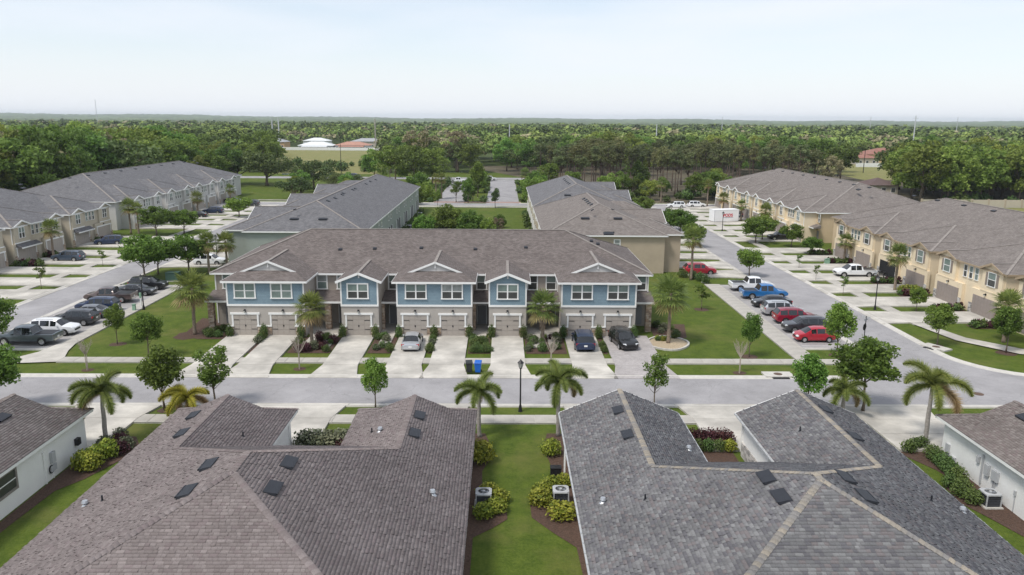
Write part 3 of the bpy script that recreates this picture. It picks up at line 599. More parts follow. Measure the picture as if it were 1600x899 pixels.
def villa(label, xl, xr, ys, yn, w, yend, dutch, pal, wallm, vents, pipes, seed, capm=None, gutters=True, nobj=300):
    rs = random.Random(seed); ze = 2.9; h = (xr - xl) / 2; xc = (xl + xr) / 2; za = ze + PIT * h; zw = ze + PIT * w / 2
    t = thing('villa', label, 'house', (xc, ys, 0)); L0 = Vector((xc, ys, 0))
    loc = lambda p: (p[0] - xc, p[1] - ys, p[2])
    apS, apN = (xc, ys, za), (xc, yn, za); yj = yn + h - w / 2; s = 1.8 if dutch else 0.0
    yg = yend - s; jl, jr = (xl + w / 2, yj, zw), (xr - w / 2, yj, zw)
    planes = [[(xl, ys - h, ze), (xr, ys - h, ze), apS]]
    lines = [(apS, apN), (apS, (xl, ys - h, ze)), (apS, (xr, ys - h, ze)), (apN, jl), (apN, jr)]
    def wing(a, b, j, xw, outer_sw):
        # a outer eave x, b inner eave x
        sg = 1 if b > a else -1
        tip = [(xw, yg, zw), (a + sg * s, yg, ze + PIT * s), (a, yend, ze)] if dutch else [(xw, yend, zw), (a, yend, ze)]
        planes.append([(a, ys - h, ze), apS, apN, j] + tip)
        tin = [(xw, yg, zw), (b - sg * s, yg, ze + PIT * s), (b, yend, ze)] if dutch else [(xw, yend, zw), (b, yend, ze)]
        planes.append([j] + tin + [(b, yn + h, ze)])
        lines.append((j, (xw, yg, zw)))
        if dutch:
            planes.append([(a, yend, ze), (a + sg * s, yg, ze + PIT * s), (b - sg * s, yg, ze + PIT * s), (b, yend, ze)])
            lines.append(((a + sg * s, yg, ze + PIT * s), (a, yend, ze))); lines.append(((b - sg * s, yg, ze + PIT * s), (b, yend, ze)))
    wing(xl, xl + w, jl, xl + w / 2, 0); wing(xr, xr - w, jr, xr - w / 2, 0)
    planes.append([apN, jl, (xl + w, yn + h, ze), (xr - w, yn + h, ze), jr])
    # walls (U-shaped plan) and gable ends
    o_ = 0.45; wb = MB()
    wb.box(xl + o_ - xc, xr - o_ - xc, -h + o_, yn + h - o_ - ys, 0, ze - 0.05, wallm)
    for a, b in ((xl, xl + w), (xr - w, xr)):
        wb.box(a + o_ - xc, b - o_ - xc, yn + h - o_ - ys, yend - o_ - ys, 0, ze - 0.05, wallm)
        m_ = (a + b) / 2 - xc
        if dutch: wb.poly([(a + s - xc, yg - 0.25 - ys, ze + PIT * s - 0.1), (b - s - xc, yg - 0.25 - ys, ze + PIT * s - 0.1), (m_, yg - 0.25 - ys, zw - 0.06)], wallm)
        else: wb.poly([(a + o_ - xc, yend - o_ - ys, ze - 0.05), (b - o_ - xc, yend - o_ - ys, ze - 0.05), (m_, yend - o_ - ys, zw - 0.1)], wallm)
    wb.build('wall', t)
    for a, b in ((xl, xl + w), (xr - w, xr)):
        m_ = (a + b) / 2 - xc; MB().box(m_ - 2.4, m_ + 2.4, yend - o_ - ys, yend - o_ - ys + 0.06, 0.02, 2.2, M_WHITE).build('garage_door', t)
    # roof deck, then tabs on top of it
    rb = MB()
    for pl in planes:
        u, v, n = plane_axes(pl); rb.poly([loc(Vector(p) - n * 0.02) for p in pl], M_ROOF_BR if pal != 'grey' else M_ROOF_GR)
    ev = [(xl, ys - h), (xr, ys - h), (xr, yend), (xr - w, yend), (xr - w, yn + h), (xl + w, yn + h), (xl + w, yend), (xl, yend)]
    roof = rb.build('roof', t)
    fb = MB(); gb = MB()
    for i in range(8):
        p, q = ev[i], ev[(i + 1) % 8]
        if not dutch and i in (2, 6):
            xm = (p[0] + q[0]) / 2
            for e_ in (p, q): fb.beam((e_[0] - xc, e_[1] - ys - 0.03, ze - 0.09), (xm - xc, e_[1] - ys - 0.03, zw - 0.09), 0.05, 0.2, M_WHITE)
            continue
        dx, dy = q[0] - p[0], q[1] - p[1]; l_ = math.hypot(dx, dy); nx, ny = dy / l_, -dx / l_
        fb.beam((p[0] - xc - nx * 0.03, p[1] - ys - ny * 0.03, ze - 0.12), (q[0] - xc - nx * 0.03, q[1] - ys - ny * 0.03, ze - 0.12), 0.04, 0.19, M_WHITE)
        if gutters:
            gb.beam((p[0] - xc + nx * 0.055, p[1] - ys + ny * 0.055, ze - 0.09), (q[0] - xc + nx * 0.055, q[1] - ys + ny * 0.055, ze - 0.1), 0.09, 0.09, M_PVC)
            for k in range(int(l_ / 0.9)):
                f = (k + 0.5) * 0.9 / l_; gb.box(p[0] + dx * f - xc + nx * 0.06 - 0.03, p[0] + dx * f - xc + nx * 0.06 + 0.03, p[1] + dy * f - ys + ny * 0.06 - 0.03, p[1] + dy * f - ys + ny * 0.06 + 0.03, ze - 0.06, ze - 0.018, M_ALU)
    fb.build('fascia', t)
    if gutters: gb.build('gutter', t)
    P = PALS[pal]; e = 0.17; tabs = []
    for pl in planes: tabs += shingle_rows(pl, e, rs)
    info = []
    for i, tb in enumerate(tabs):
        c = rs.choices(range(5), PWT)[0]; info.append(c)
    cand = [i for i, tb in enumerate(tabs) if tb[6] and in_view(tb[0])]
    cand.sort(key=lambda i: (tabs[i][0] - cam.location).length); pick = set(cand[:nobj])
    V = []; F = []; C = []
    for i, (o, u, v, n, w_, e_, full) in enumerate(tabs):
        if i in pick:
            s_ = ob('shingle', tab_mesh((P[info[i]] if False else tuple(P)) and P, info[i], full, e_), roof)
            M = Matrix((u, v, n)).transposed().to_4x4(); M.translation = o - L0; s_.matrix_local = M
        else:
            g, f = tab_geo(w_, e_, rs.choice((0.008, 0.016, 0.026, 0.038))); k = len(V); V += [tuple(o + u * a + v * b + n * c_ - L0) for a, b, c_ in g]; F += [tuple(k + a for a in q) for q in f]
            kk = rs.uniform(0.92, 1.08); c = P[info[i]]; C += [(c[0] * kk, c[1] * kk, c[2] * kk, 1)] * 8
    me = np_mesh('shingles', V, F, M_TAB); shade_mesh(me, C); so = ob('shingles', me, roof); so['kind'] = 'stuff'
    cp = capm or [tuple(x * 1.0 for x in c) for c in P]
    for p, q in lines: cap_line(roof, loc(p), loc(q), cp, rs)
    for x, y, z, sd in vents: roof_vent(roof, x - xc, y - ys, z, sd)
    for k, (x, y, z) in enumerate(pipes): vent_pipe(roof, x - xc, y - ys, z, 0.3 if k % 2 else 0.16, 0.045 if k % 2 else 0.08, None if k % 2 else M_ALU, k % 2 == 0)
    return t
TANCAP = [(0.27, 0.243, 0.205), (0.24, 0.222, 0.198), (0.215, 0.205, 0.195), (0.295, 0.262, 0.215)]
VL = villa('low villa with mauve-brown shingle roof at the lower left front', -22.15, -1.68, 31.9, 34.0, 8.15, 50.42, True, 'brown', M_STUCCO_W,
      [(-19.42, 46.24, 4.04, -1), (-18.7, 42.71, 4.34, -1), (-13.84, 34.21, 6.36, -1), (-13.77, 31.45, 6.39, -1), (-10.12, 34.31, 6.42, 1), (-10.12, 31.71, 6.42, 1), (-5.14, 45.55, 4.34, 1), (-5.14, 42.76, 4.34, 1)],
      [(-20.79, 35.73, 3.47), (-19.68, 35.31, 3.93), (-7.36, 44.1, 3.93), (-7.93, 44.46, 3.69), (-3.52, 36.52, 3.67), (-15.65, 44.08, 3.59)], 1, gutters=False)
VR = villa('low villa with blue-grey shingle roof and tan ridge caps at the lower right front', 3.95, 24.15, 31.3, 31.9, 8.1, 49.9, False, 'grey', M_STUCCO_W,
      [(7.43, 46.48, 4.35, -1), (7.43, 42.59, 4.35, -1), (12.26, 32.94, 6.36, -1), (12.28, 31.06, 6.37, -1), (20.87, 46.92, 4.27, 1), (20.81, 42.51, 4.29, 1), (15.92, 33.01, 6.33, 1), (16.09, 31.29, 6.26, 1)],
      [(5.18, 36.2, 3.41), (7.08, 34.96, 4.2), (11.16, 42.94, 3.27), (18.33, 44.41, 3.85), (23.27, 35.5, 3.27), (21.4, 35.15, 4.05)], 2, TANCAP)
VFL = villa('white-walled villa with brown roof cut by the left edge of the photo', -48.6, -28.0, 31.9, 34.0, 8.15, 50.42, True, 'taupe', M_STUCCO_W,
      [(-31.0, 45.5, 4.15, 1)], [(-30.0, 40, 3.73)], 3, gutters=False, nobj=300)
VFR = villa('white-walled villa with brown roof cut by the right edge of the photo', 29.7, 50.0, 31.3, 33.0, 8.1, 49.6, True, 'taupe', M_STUCCO_W,
      [(33.0, 45.5, 4.27, -1)], [], 4, gutters=False, nobj=300)
# wall fittings on the two side villas
def villa_win(t, x, y0, y1, z0, z1, s):
    o = t.location; f = MB()
    for (a, b, c, d) in ((y0 - 0.16, y1 + 0.16, z1, z1 + 0.16), (y0 - 0.16, y1 + 0.16, z0 - 0.16, z0), (y0 - 0.16, y0, z0, z1), (y1, y1 + 0.16, z0, z1)):
        f.box(min(x, x + s * 0.07), max(x, x + s * 0.07), a, b, c, d, mat('brown_window_trim', (0.22, 0.2, 0.18), 0.7))
    w = f.build('window', t, False, (-o.x, -o.y, 0)); MB().box(min(x, x + s * 0.03), max(x, x + s * 0.03), y0 + 0.004, y1 - 0.004, z0 + 0.004, z1 - 0.004, M_GL_LO).build('pane', w)
    MB().box(min(x + s * 0.03, x + s * 0.055), max(x + s * 0.03, x + s * 0.055), y0 + 0.002, y1 - 0.002, (z0 + z1) / 2 - 0.03, (z0 + z1) / 2 + 0.03, M_WHITE).build('sash_bar', w)
villa_win(VFL, -28.45, 40.6, 42.2, 1.25, 2.35, 1)
def fitting(t, name, boxes, m):
    o = t.location; b = MB()
    for q in boxes: b.box(q[0] - o.x, q[1] - o.x, q[2] - o.y, q[3] - o.y, q[4], q[5], m)
    return b.build(name, t)
fitting(VFL, 'meter_box', [(-28.45, -28.27, 45.65, 46.05, 1.05, 1.75), (-28.45, -28.33, 45.55, 46.15, 0.5, 0.9)], M_PVC)
fitting(VFL, 'conduit', [(-28.45, -28.39, 45.82, 45.88, 0, 1.05), (-28.45, -28.37, 44.95, 45.05, 0, 2.1)], M_WHITE)
hr = MB()
for k in range(16):
    a, b = 2 * math.pi * k / 16, 2 * math.pi * (k + 1) / 16; hr.beam((0, 0.24 * math.cos(a), 0.24 * math.sin(a)), (0, 0.24 * math.cos(b), 0.24 * math.sin(b)), 0.05, 0.05, M_DARK, (1, 0, 0))
hr.build('hose_reel', VFL, False, (-28.36 + 38.3, 45.6 - 31.9, 0.7))
fitting(VFL, 'flood_box', [(-28.45, -28.2, 48.5, 48.9, 1.0, 1.45)], M_DARK)
fitting(VFR, 'meter_box', [(29.97, 30.15, 43.9, 44.3, 1.1, 1.8), (29.99, 30.15, 43.0, 43.6, 1.1, 1.75)], M_PVC)
fitting(VFR, 'conduit', [(30.07, 30.15, 43.25, 43.33, 0.4, 1.1), (30.05, 30.15, 44.6, 44.7, 0.3, 2.2), (30.09, 30.15, 43.45, 43.5, 0.4, 1.1)], M_PVC)
fitting(VFR, 'meter_box', [(30.0, 30.15, 44.95, 45.2, 1.5, 1.9), (30.03, 30.15, 48.2, 48.6, 0.7, 1.3), (30.0, 30.15, 47.4, 48.0, 0.3, 0.7)], M_PVC)
fitting(VFR, 'tap_pipe', [(30.05, 30.15, 41.35, 41.5, 1.1, 1.4), (30.09, 30.15, 41.4, 41.44, 0.1, 1.1)], M_PVC)
# court wall and downpipe of the grey villa
fitting(VR, 'downpipe', [(16.38, 16.5, 49.3, 49.42, 0.3, 2.8), (16.38, 16.5, 44.0, 44.1, 0.2, 2.8), (3.98, 4.08, 45.8, 45.9, 0.1, 2.75)], M_WHITE)
fitting(VL, 'downpipe', [(-14.5, -14.4, 49.4, 49.5, 0.1, 2.8)], M_WHITE)
fitting(VR, 'stone_base', [(16.4, 16.502, 42.4, 49.3, 0, 1.0)], M_STONE2)
# ================================================================== TOWNHOUSE ROWS
WINM = {}; wrs = random.Random(31)
def window(parent, x, y, z, w, h, style='trim', rz=0.0, n=1, up=None, lo=None):
    """double-hung window(s) on a wall facing local -y; n sashes side by side; origin bottom centre"""
    up = up or wrs.choice((M_GL_UP, M_GL_UP, M_GL_UP, M_GL_LO, M_GL_MID)); lo = lo or wrs.choice((M_GL_LO, M_GL_LO, M_GL_LO, M_GL_UP))
    key = (round(w, 2), round(h, 2), style, n)
    if key not in WINM:
        f = MB(); t = 0.13 if style == 'trim' else 0.07; d = 0.08; W = w / 2
        f.box(-W - t, W + t, -d, 0.0, h, h + t, M_WHITE); f.box(-W - t - 0.04, W + t + 0.04, -d - 0.04, 0.0, -t * 0.8, 0, M_WHITE)
        f.box(-W - t, -W, -d, 0, 0, h, M_WHITE); f.box(W, W + t, -d, 0, 0, h, M_WHITE)
        sw = w / n
        for k in range(1, n): f.box(-W + k * sw - 0.07, -W + k * sw + 0.07, -d + 0.01, 0, 0, h, M_WHITE)
        f.box(-W, W, -d + 0.025, -0.025, h / 2 - 0.035, h / 2 + 0.035, M_WHITE)
        fm = f.mesh('window'); pm = []
        for k in range(n):
            x0, x1 = -W + k * sw + (0.075 if k else 0.005), -W + (k + 1) * sw - (0.075 if k < n - 1 else 0.005)
            pm.append(((x0, x1, 0.005, h / 2 - 0.04), (x0, x1, h / 2 + 0.04, h - 0.005)))
        WINM[key] = (fm, pm, {})
    fm, pm, cache = WINM[key]
    o = ob('window', fm, parent, (x, y, z), rz)
    for k, (a, b) in enumerate(pm):
        for j, (q, m) in enumerate(((a, lo), (b, up))):
            kk = (k, j, m.name)
            if kk not in cache:
                cache[kk] = MB().box(q[0], q[1], -0.035, -0.005, q[2], q[3], m).mesh('pane')
            ob('pane', cache[kk], o)
    return o
GARM = {}
def garage(parent, x, y, w, h, m, trim=True, z=0.2, rows=4, hinges=True, open_=False):
    key = (w, h, m.name, hinges)
    if key not in GARM:
        g = MB(); cols = 4 if w < 3.5 else 8; g.box(-w / 2, w / 2, -0.02, 0.03, 0, h, m)
        pan = MB().box(0, w / cols - 0.07, -0.02, 0.0, 0, h / rows - 0.06, m).mesh('panel')
        hb = MB()
        for s in (-1, 1):
            for zz in (0.28 * h, 0.72 * h):
                hb.box(min(s * (w / 2 - 0.04), s * (w / 2 - 0.62)), max(s * (w / 2 - 0.04), s * (w / 2 - 0.62)), -0.06, -0.041, zz, zz + 0.05, M_DARK)
        hb.box(-0.06, 0.06, -0.07, -0.041, 0.42 * h, 0.5 * h, M_DARK)
        GARM[key] = (g.mesh('garage_door'), pan, hb.mesh('hinge_hardware'), cols)
    gm, pan, hm, cols = GARM[key]
    if open_:
        b = MB(); b.box(-w / 2, w / 2, -0.012, 0.0, 0, h, M_INT); return b.build('garage_shade_sheet', parent, False, (x, y, z))  # flat dark sheet: the shade inside the open garage, put in as colour
    o = ob('garage_door', gm, parent, (x, y - 0.03, z))
    for i in range(cols):
        for j in range(rows): ob('panel', pan, o, (-w / 2 + i * w / cols + 0.035, -0.021, j * h / rows + 0.03))
    if hinges: ob('hinge_hardware', hm, o)
    if trim:
        t = MB(); W = w / 2
        t.box(-W - 0.3, W + 0.3, -0.13, 0, h, h + 0.2, M_WHITE); t.box(-W - 0.17, -W, -0.1, 0, 0.9, h, M_WHITE); t.box(W, W + 0.17, -0.1, 0, 0.9, h, M_WHITE)
        t.build('door_trim', parent, False, (x, y, z))
    return o
LANM = None
def lantern(parent, x, y, z):
    global LANM
    if LANM is None:
        LANM = MB().box(-0.09, 0.09, -0.06, 0, -0.05, 0.2, M_DARK).beam((0, -0.05, 0.14), (0, -0.22, 0.12), 0.05, 0.05, M_DARK).tube([(0, -0.22, -0.14), (0, -0.22, 0.08)], [0.07, 0.1], M_LAMPGLASS, 6).tube([(0, -0.22, 0.08), (0, -0.22, 0.16)], [0.15, 0.03], M_DARK, 6).mesh('wall_lantern')
    ob('wall_lantern', LANM, parent, (x, y, z))

class Row:
    """a terrace in local space: facade faces -y, x runs along it"""
    def __init__(s, label, loc, rz, roofm, wallm, trim=None):
        s.t = thing('townhouse_row', label, 'townhouse', loc, rz); s.roofm = roofm; s.wallm = wallm; s.trim = trim or M_WHITE
        s.roof = MB(); s.wall = MB(); s.fas = MB(); s.caps = []; s.vents = []; s.gut = MB()
    def main(s, x0, x1, y0, y1, ze, pit, ov=0.4):
        s.x0, s.x1, s.y0, s.y1, s.ze, s.pit = x0, x1, y0, y1, ze, pit
        s.wall.box(x0, x1, y0, y1, 0, ze - 0.1, s.wallm)
        X0, X1, Y0, Y1 = x0 - ov, x1 + ov, y0 - ov, y1 + ov; hh = (Y1 - Y0) / 2; zr = ze + pit * hh; yc = (Y0 + Y1) / 2
        a, b = (X0 + hh, yc, zr), (X1 - hh, yc, zr); s.zr = zr; s.yc = yc; s.Y0 = Y0
        c = [(X0, Y0, ze), (X1, Y0, ze), (X1, Y1, ze), (X0, Y1, ze)]
        s.roof.poly([c[0], c[1], b, a], s.roofm).poly([c[1], c[2], b], s.roofm).poly([c[2], c[3], a, b], s.roofm).poly([c[3], c[0], a], s.roofm)
        s.roof.poly([(X0, Y0, ze - 0.18), (X0, Y1, ze - 0.18), (X1, Y1, ze - 0.18), (X1, Y0, ze - 0.18)], s.trim)
        for p, q in zip(c, c[1:] + c[:1]): s.fas.beam((p[0], p[1], ze - 0.1), (q[0], q[1], ze - 0.1), 0.05, 0.2, s.trim)
        for p, q in ((a, b), (a, c[0]), (a, c[3]), (b, c[1]), (b, c[2])): s.caps.append((p, q))
        return s
    def mz(s, y): return s.ze + s.pit * (y - s.Y0)
    def block(s, x0, x1, yf, ze=None, roof='gable', ov=0.4, m=None, skirt=1.75, z1=None, wall=True, ridge_back=None, y_in=None):
        ze = ze or s.ze + 0.06; m = m or s.wallm; hw = (x1 - x0) / 2 + ov; xc = (x0 + x1) / 2; p = s.pit
        yb = (y_in if y_in is not None else s.y0 + 0.2)
        if wall: s.wall.box(x0, x1, yf, yb, 0, ze - 0.12, m)
        zr = ze + p * hw; ye = yf - ov; yback = s.Y0 + (zr - s.ze) / s.pit + 0.3
        if ridge_back: yback = ridge_back
        L, Rr = xc - hw, xc + hw
        if roof == 'gable':
            s.roof.poly([(L, ye, ze), (xc, ye, zr), (xc, yback, zr), (L, yback, ze)][::-1], s.roofm).poly([(Rr, ye, ze), (xc, ye, zr), (xc, yback, zr), (Rr, yback, ze)], s.roofm)
            s.wall.poly([(x0, yf, ze - 0.12), (x1, yf, ze - 0.12), (x1, yf, ze + p * ov * 0.7), (xc, yf, zr - 0.1), (x0, yf, ze + p * ov * 0.7)], m)
            for e in (L, Rr):
                s.fas.beam((e, ye - 0.02, ze - 0.09), (xc, ye - 0.02, zr - 0.09), 0.06, 0.24, s.trim); s.fas.beam((e, ye, ze - 0.1), (e, s.y0, ze - 0.1), 0.05, 0.18, s.trim)
            s.caps.append(((xc, ye, zr), (xc, yback - 0.3, zr)))
        elif roof == 'dutch':
            k = skirt; yg = ye + k; zs = ze + p * k
            s.roof.poly([(L, ye, ze), (L + k, yg, zs), (xc, yg, zr), (xc, yback, zr), (L, yback, ze)][::-1], s.roofm)
            s.roof.poly([(Rr, ye, ze), (Rr - k, yg, zs), (xc, yg, zr), (xc, yback, zr), (Rr, yback, ze)], s.roofm)
            s.roof.poly([(L, ye, ze), (Rr, ye, ze), (Rr - k, yg + 0.2, zs + 0.2 * p), (L + k, yg + 0.2, zs + 0.2 * p)], s.roofm)
            s.wall.poly([(L + k + 0.1, yg + 0.16, zs - 0.05), (Rr - k - 0.1, yg + 0.16, zs - 0.05), (xc, yg + 0.16, zr - 0.06)], M_GREY if m is not M_CREAM else m)
            for sg, e in ((1, L + k), (-1, Rr - k)): s.fas.beam((e - sg * 0.25, yg - 0.03, zs - 0.13), (xc, yg - 0.03, zr - 0.03), 0.07, 0.2, s.trim)
            s.fas.beam((xc, yg + 0.1, zr - 0.65), (xc, yg + 0.1, zr - 0.12), 0.1, 0.12, s.trim, (0, 1, 0))
            s.fas.beam((L, ye, ze - 0.1), (Rr, ye, ze - 0.1), 0.05, 0.2, s.trim)
            for e in (L, Rr): s.fas.beam((e, ye, ze - 0.1), (e, s.y0, ze - 0.1), 0.05, 0.2, s.trim)
            s.caps.append(((xc, yg, zr), (xc, yback - 0.3, zr)))
        elif roof == 'hip':
            s.roof.poly([(L, ye, ze), (xc, ye + hw, zr), (xc, max(yback, ye + hw + 0.1), zr), (L, max(yback, ye + hw + 0.1), ze)][::-1], s.roofm)
            s.roof.poly([(Rr, ye, ze), (xc, ye + hw, zr), (xc, max(yback, ye + hw + 0.1), zr), (Rr, max(yback, ye + hw + 0.1), ze)], s.roofm)
            s.roof.poly([(L, ye, ze), (Rr, ye, ze), (xc, ye + hw, zr)], s.roofm)
            s.fas.beam((L, ye, ze - 0.1), (Rr, ye, ze - 0.1), 0.05, 0.2, s.trim)
            for e in (L, Rr): s.fas.beam((e, ye, ze - 0.1), (e, s.y0, ze - 0.1), 0.05, 0.2, s.trim)
            for e in (L, Rr): s.caps.append(((e, ye, ze), (xc, ye + hw, zr)))
        return s
    def leanto(s, x0, x1, y0, y1, z0, z1, name='porch_roof'):
        b = MB(); b.hexa([(x0, y0, z0 - 0.12), (x1, y0, z0 - 0.12), (x1, y1, z0 - 0.12), (x0, y1, z0 - 0.12)], [(x0, y0, z0), (x1, y0, z0), (x1, y1, z1), (x0, y1, z1)], s.roofm)
        b.beam((x0, y0 - 0.02, z0 - 0.08), (x1, y0 - 0.02, z0 - 0.08), 0.05, 0.2, s.trim); b.build(name, s.t)
    def shutter(s, x, y, z, w=0.38, h=1.5):
        b = MB(); b.box(x - w / 2, x + w / 2, y - 0.05, y, z, z + h, M_SHUT)
        for k in range(10): b.box(x - w / 2 + 0.05, x + w / 2 - 0.05, y - 0.065, y - 0.05, z + 0.06 + k * (h - 0.1) / 10, z + 0.06 + k * (h - 0.1) / 10 + 0.07, M_SHUT)
        b.build('shutter', s.t)
    def part(s, name, boxes, m):
        for q in boxes: o = MB().box(*q, m).build(name, s.t)
        return o
    def finish(s):
        s.wall.build('wall', s.t); r = s.roof.build('roof', s.t); s.fas.build('fascia', s.t)
        cb = MB()
        for p, q in s.caps: cb.beam(Vector(p) + Vector((0, 0, 0.012)), Vector(q) + Vector((0, 0, 0.012)), 0.3, 0.04, M_CAP)
        cb.build('ridge_cap', r)
        for x, y, w, d in s.vents:
            z = s.mz(y) if y < s.yc else s.mz(2 * s.yc - y); sl = s.pit if y < s.yc else -s.pit
            b = MB(); b.hexa([(x - w / 2, y - d / 2, z - d / 2 * sl), (x + w / 2, y - d / 2, z - d / 2 * sl), (x + w / 2, y + d / 2, z + d / 2 * sl), (x - w / 2, y + d / 2, z + d / 2 * sl)],
                             [(x - w / 2, y - d / 2, z - d / 2 * sl + 0.16), (x + w / 2, y - d / 2, z - d / 2 * sl + 0.16), (x + w / 2, y + d / 2, z + d / 2 * sl + 0.1), (x - w / 2, y + d / 2, z + d / 2 * sl + 0.1)], M_VENT)
            b.build('roof_vent', r)
        return s.t

# ---- the blue terrace in the middle (faces the camera)
YB = 78.5
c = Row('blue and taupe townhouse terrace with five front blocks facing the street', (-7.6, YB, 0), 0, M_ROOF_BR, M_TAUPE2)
OX = 7.6
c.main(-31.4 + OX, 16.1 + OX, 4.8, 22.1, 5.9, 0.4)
BL = [('A', -28.53, -20.54, 'dutch', [-26.75, -22.8]), ('B', -16.75, -12.88, 'gable', [-14.97]), ('C', -10.97, -3.13, 'dutch', [-9.08, -5.15]), ('D', -1.38, 2.52, 'gable', [0.56]), ('E', 6.17, 13.97, 'dutch', [8.18, 12.1])]
for nm, x0, x1, rf, gs in BL:
    a, b = x0 + OX, x1 + OX; ze = 6.0
    c.block(a, b, 0.0, ze, rf, 0.42, M_TAUPE)
    sd = MB(); zt = 5.86 if rf == 'dutch' else 6.15
    if rf == 'gable':
        xm = (a + b) / 2; sd.poly([(a + 0.1, -0.035, 3.5), (b - 0.1, -0.035, 3.5), (b - 0.1, -0.035, zt), (xm, -0.035, 6.83), (a + 0.1, -0.035, zt)], M_BLUE)
        sd.box(a + 0.1, b - 0.1, -0.034, 0.0, 3.5, zt - 0.1, M_BLUE)
        c.part('gable_trim', [(xm - 0.07, xm + 0.07, -0.12, -0.04, 6.32, 6.86)], M_WHITE)
    else: sd.box(a + 0.1, b - 0.1, -0.035, 0.0, 3.5, zt, M_BLUE)
    sd.build('blue_siding', c.t)
    c.part('band_trim', [(a - 0.03, b + 0.03, -0.09, 0.0, 3.3, 3.5)], M_WHITE)
    c.part('corner_trim', [(a - 0.03, a + 0.12, -0.07, 0.0, 3.5, zt), (b - 0.12, b + 0.03, -0.07, 0.0, 3.5, zt)], M_WHITE)
    edges = [a] + sum([[g + OX - 1.25, g + OX + 1.25] for g in gs], []) + [b]
    for i in range(0, len(edges), 2):
        p, q = edges[i], edges[i + 1]
        c.part('stone_base', [(p - (0.05 if i == 0 else -0.0), q - 0.0, -0.1, 0.0, 0.1, 1.1)], M_STONE)
        c.part('base_trim', [(p - 0.09, q + 0.02, -0.15, 0.02, 1.1, 1.22)], M_WHITE)
    for g in gs:
        garage(c.t, g + OX, 0, 2.44, 2.2, M_GDOOR); lantern(c.t, g + OX, 0.0, 2.75)
        window(c.t, g + OX + (0.12 if len(gs) > 1 and g == gs[0] else -0.05 if len(gs) > 1 else 0), -0.036, 4.2, 2.0, 1.45, 'trim', 0, 2)
# recessed entries between the blocks
RC = [(-20.54, -16.75), (-12.88, -10.97), (-3.13, -1.38), (2.52, 6.17)]
for x0, x1 in RC:
    a, b = x0 + OX, x1 + OX; wide = x1 - x0 > 3
    c.leanto(a - 0.02, b + 0.02, 2.0, 4.8, 3.3, 3.95)
    c.part('porch_slab', [(a, b, 1.2, 4.8, 0, 0.22)], M_CONC)
    ds = [a + 0.75, b - 0.75] if wide else [(a + b) / 2]
    for d in ds: c.part('front_door', [(d - 0.48, d + 0.48, 4.72, 4.8, 0.22, 2.3)], M_DOOR); c.part('door_frame', [(d - 0.56, d - 0.48, 4.7, 4.8, 0.22, 2.38), (d + 0.48, d + 0.56, 4.7, 4.8, 0.22, 2.38), (d - 0.48, d + 0.48, 4.7, 4.8, 2.3, 2.38)], M_WHITE)
    for d in ([a + 0.8, b - 0.8] if wide else [(a + b) / 2]): window(c.t, d, 4.8, 4.15, 0.95, 1.5)
    if wide: c.part('stone_pillar', [((a + b) / 2 - 0.3, (a + b) / 2 + 0.3, 2.1, 2.7, 0.1, 3.15)], M_STONE)
    else: c.part('stone_pillar', [(a + 0.0, a + 0.3, 2.1, 2.6, 0.1, 3.15)], M_STONE)
    c.part('downpipe', [(b - 0.12, b - 0.03, 4.6, 4.7, 3.9, 5.7)], M_WHITE)
    c.part('garden_path', [((a + b) / 2 - (1.4 if wide else 0.6), (a + b) / 2 - (0.3 if wide else -0.6), -4.0, 1.2, 0.05, 0.12)] + ([((a + b) / 2 + 0.4, (a + b) / 2 + 1.4, -4.0, 1.2, 0.05, 0.12)] if wide else []), M_CONC)
# the two ends: porches with stone piers and a recess window
for x0, x1 in ((-31.4, -28.53), (13.97, 16.1)):
    a, b = x0 + OX, x1 + OX; c.leanto(a - 0.3 if x0 < 0 else a, b if x0 < 0 else b + 0.3, 2.2, 4.8, 3.3, 3.95)
    px = a + 0.2 if x0 < 0 else b - 0.3
    c.part('stone_pillar', [(px - 0.3, px + 0.3, 2.3, 2.9, 0.0, 3.15)], M_STONE); window(c.t, (a + b) / 2 + (0.3 if x0 > 0 else -0.1), 4.8, 4.15, 0.9, 1.5)
    c.part('corner_trim', [(a - 0.03, a + 0.1, 4.74, 4.8, 0.2, 5.75) if x0 < 0 else (b - 0.1, b + 0.03, 4.74, 4.8, 0.2, 5.75)], M_WHITE)
    c.part('front_door', [((a + b) / 2 - 0.48, (a + b) / 2 + 0.48, 4.72, 4.8, 0.22, 2.3)], M_DOOR)
c.vents = [(x + OX, YV, 0.4, 0.4) for x, YV in ((-18.5, 9.0), (-14.6, 9.2), (-9.3, 9.4), (-3.1, 9.2), (2.7, 9.6), (10.4, 11.0), (11.1, 10.4))]
c.vents += [(13.0 + OX, 15.0, 1.2, 0.5), (12.6 + OX, 12.6, 1.2, 0.5)]
c.finish()

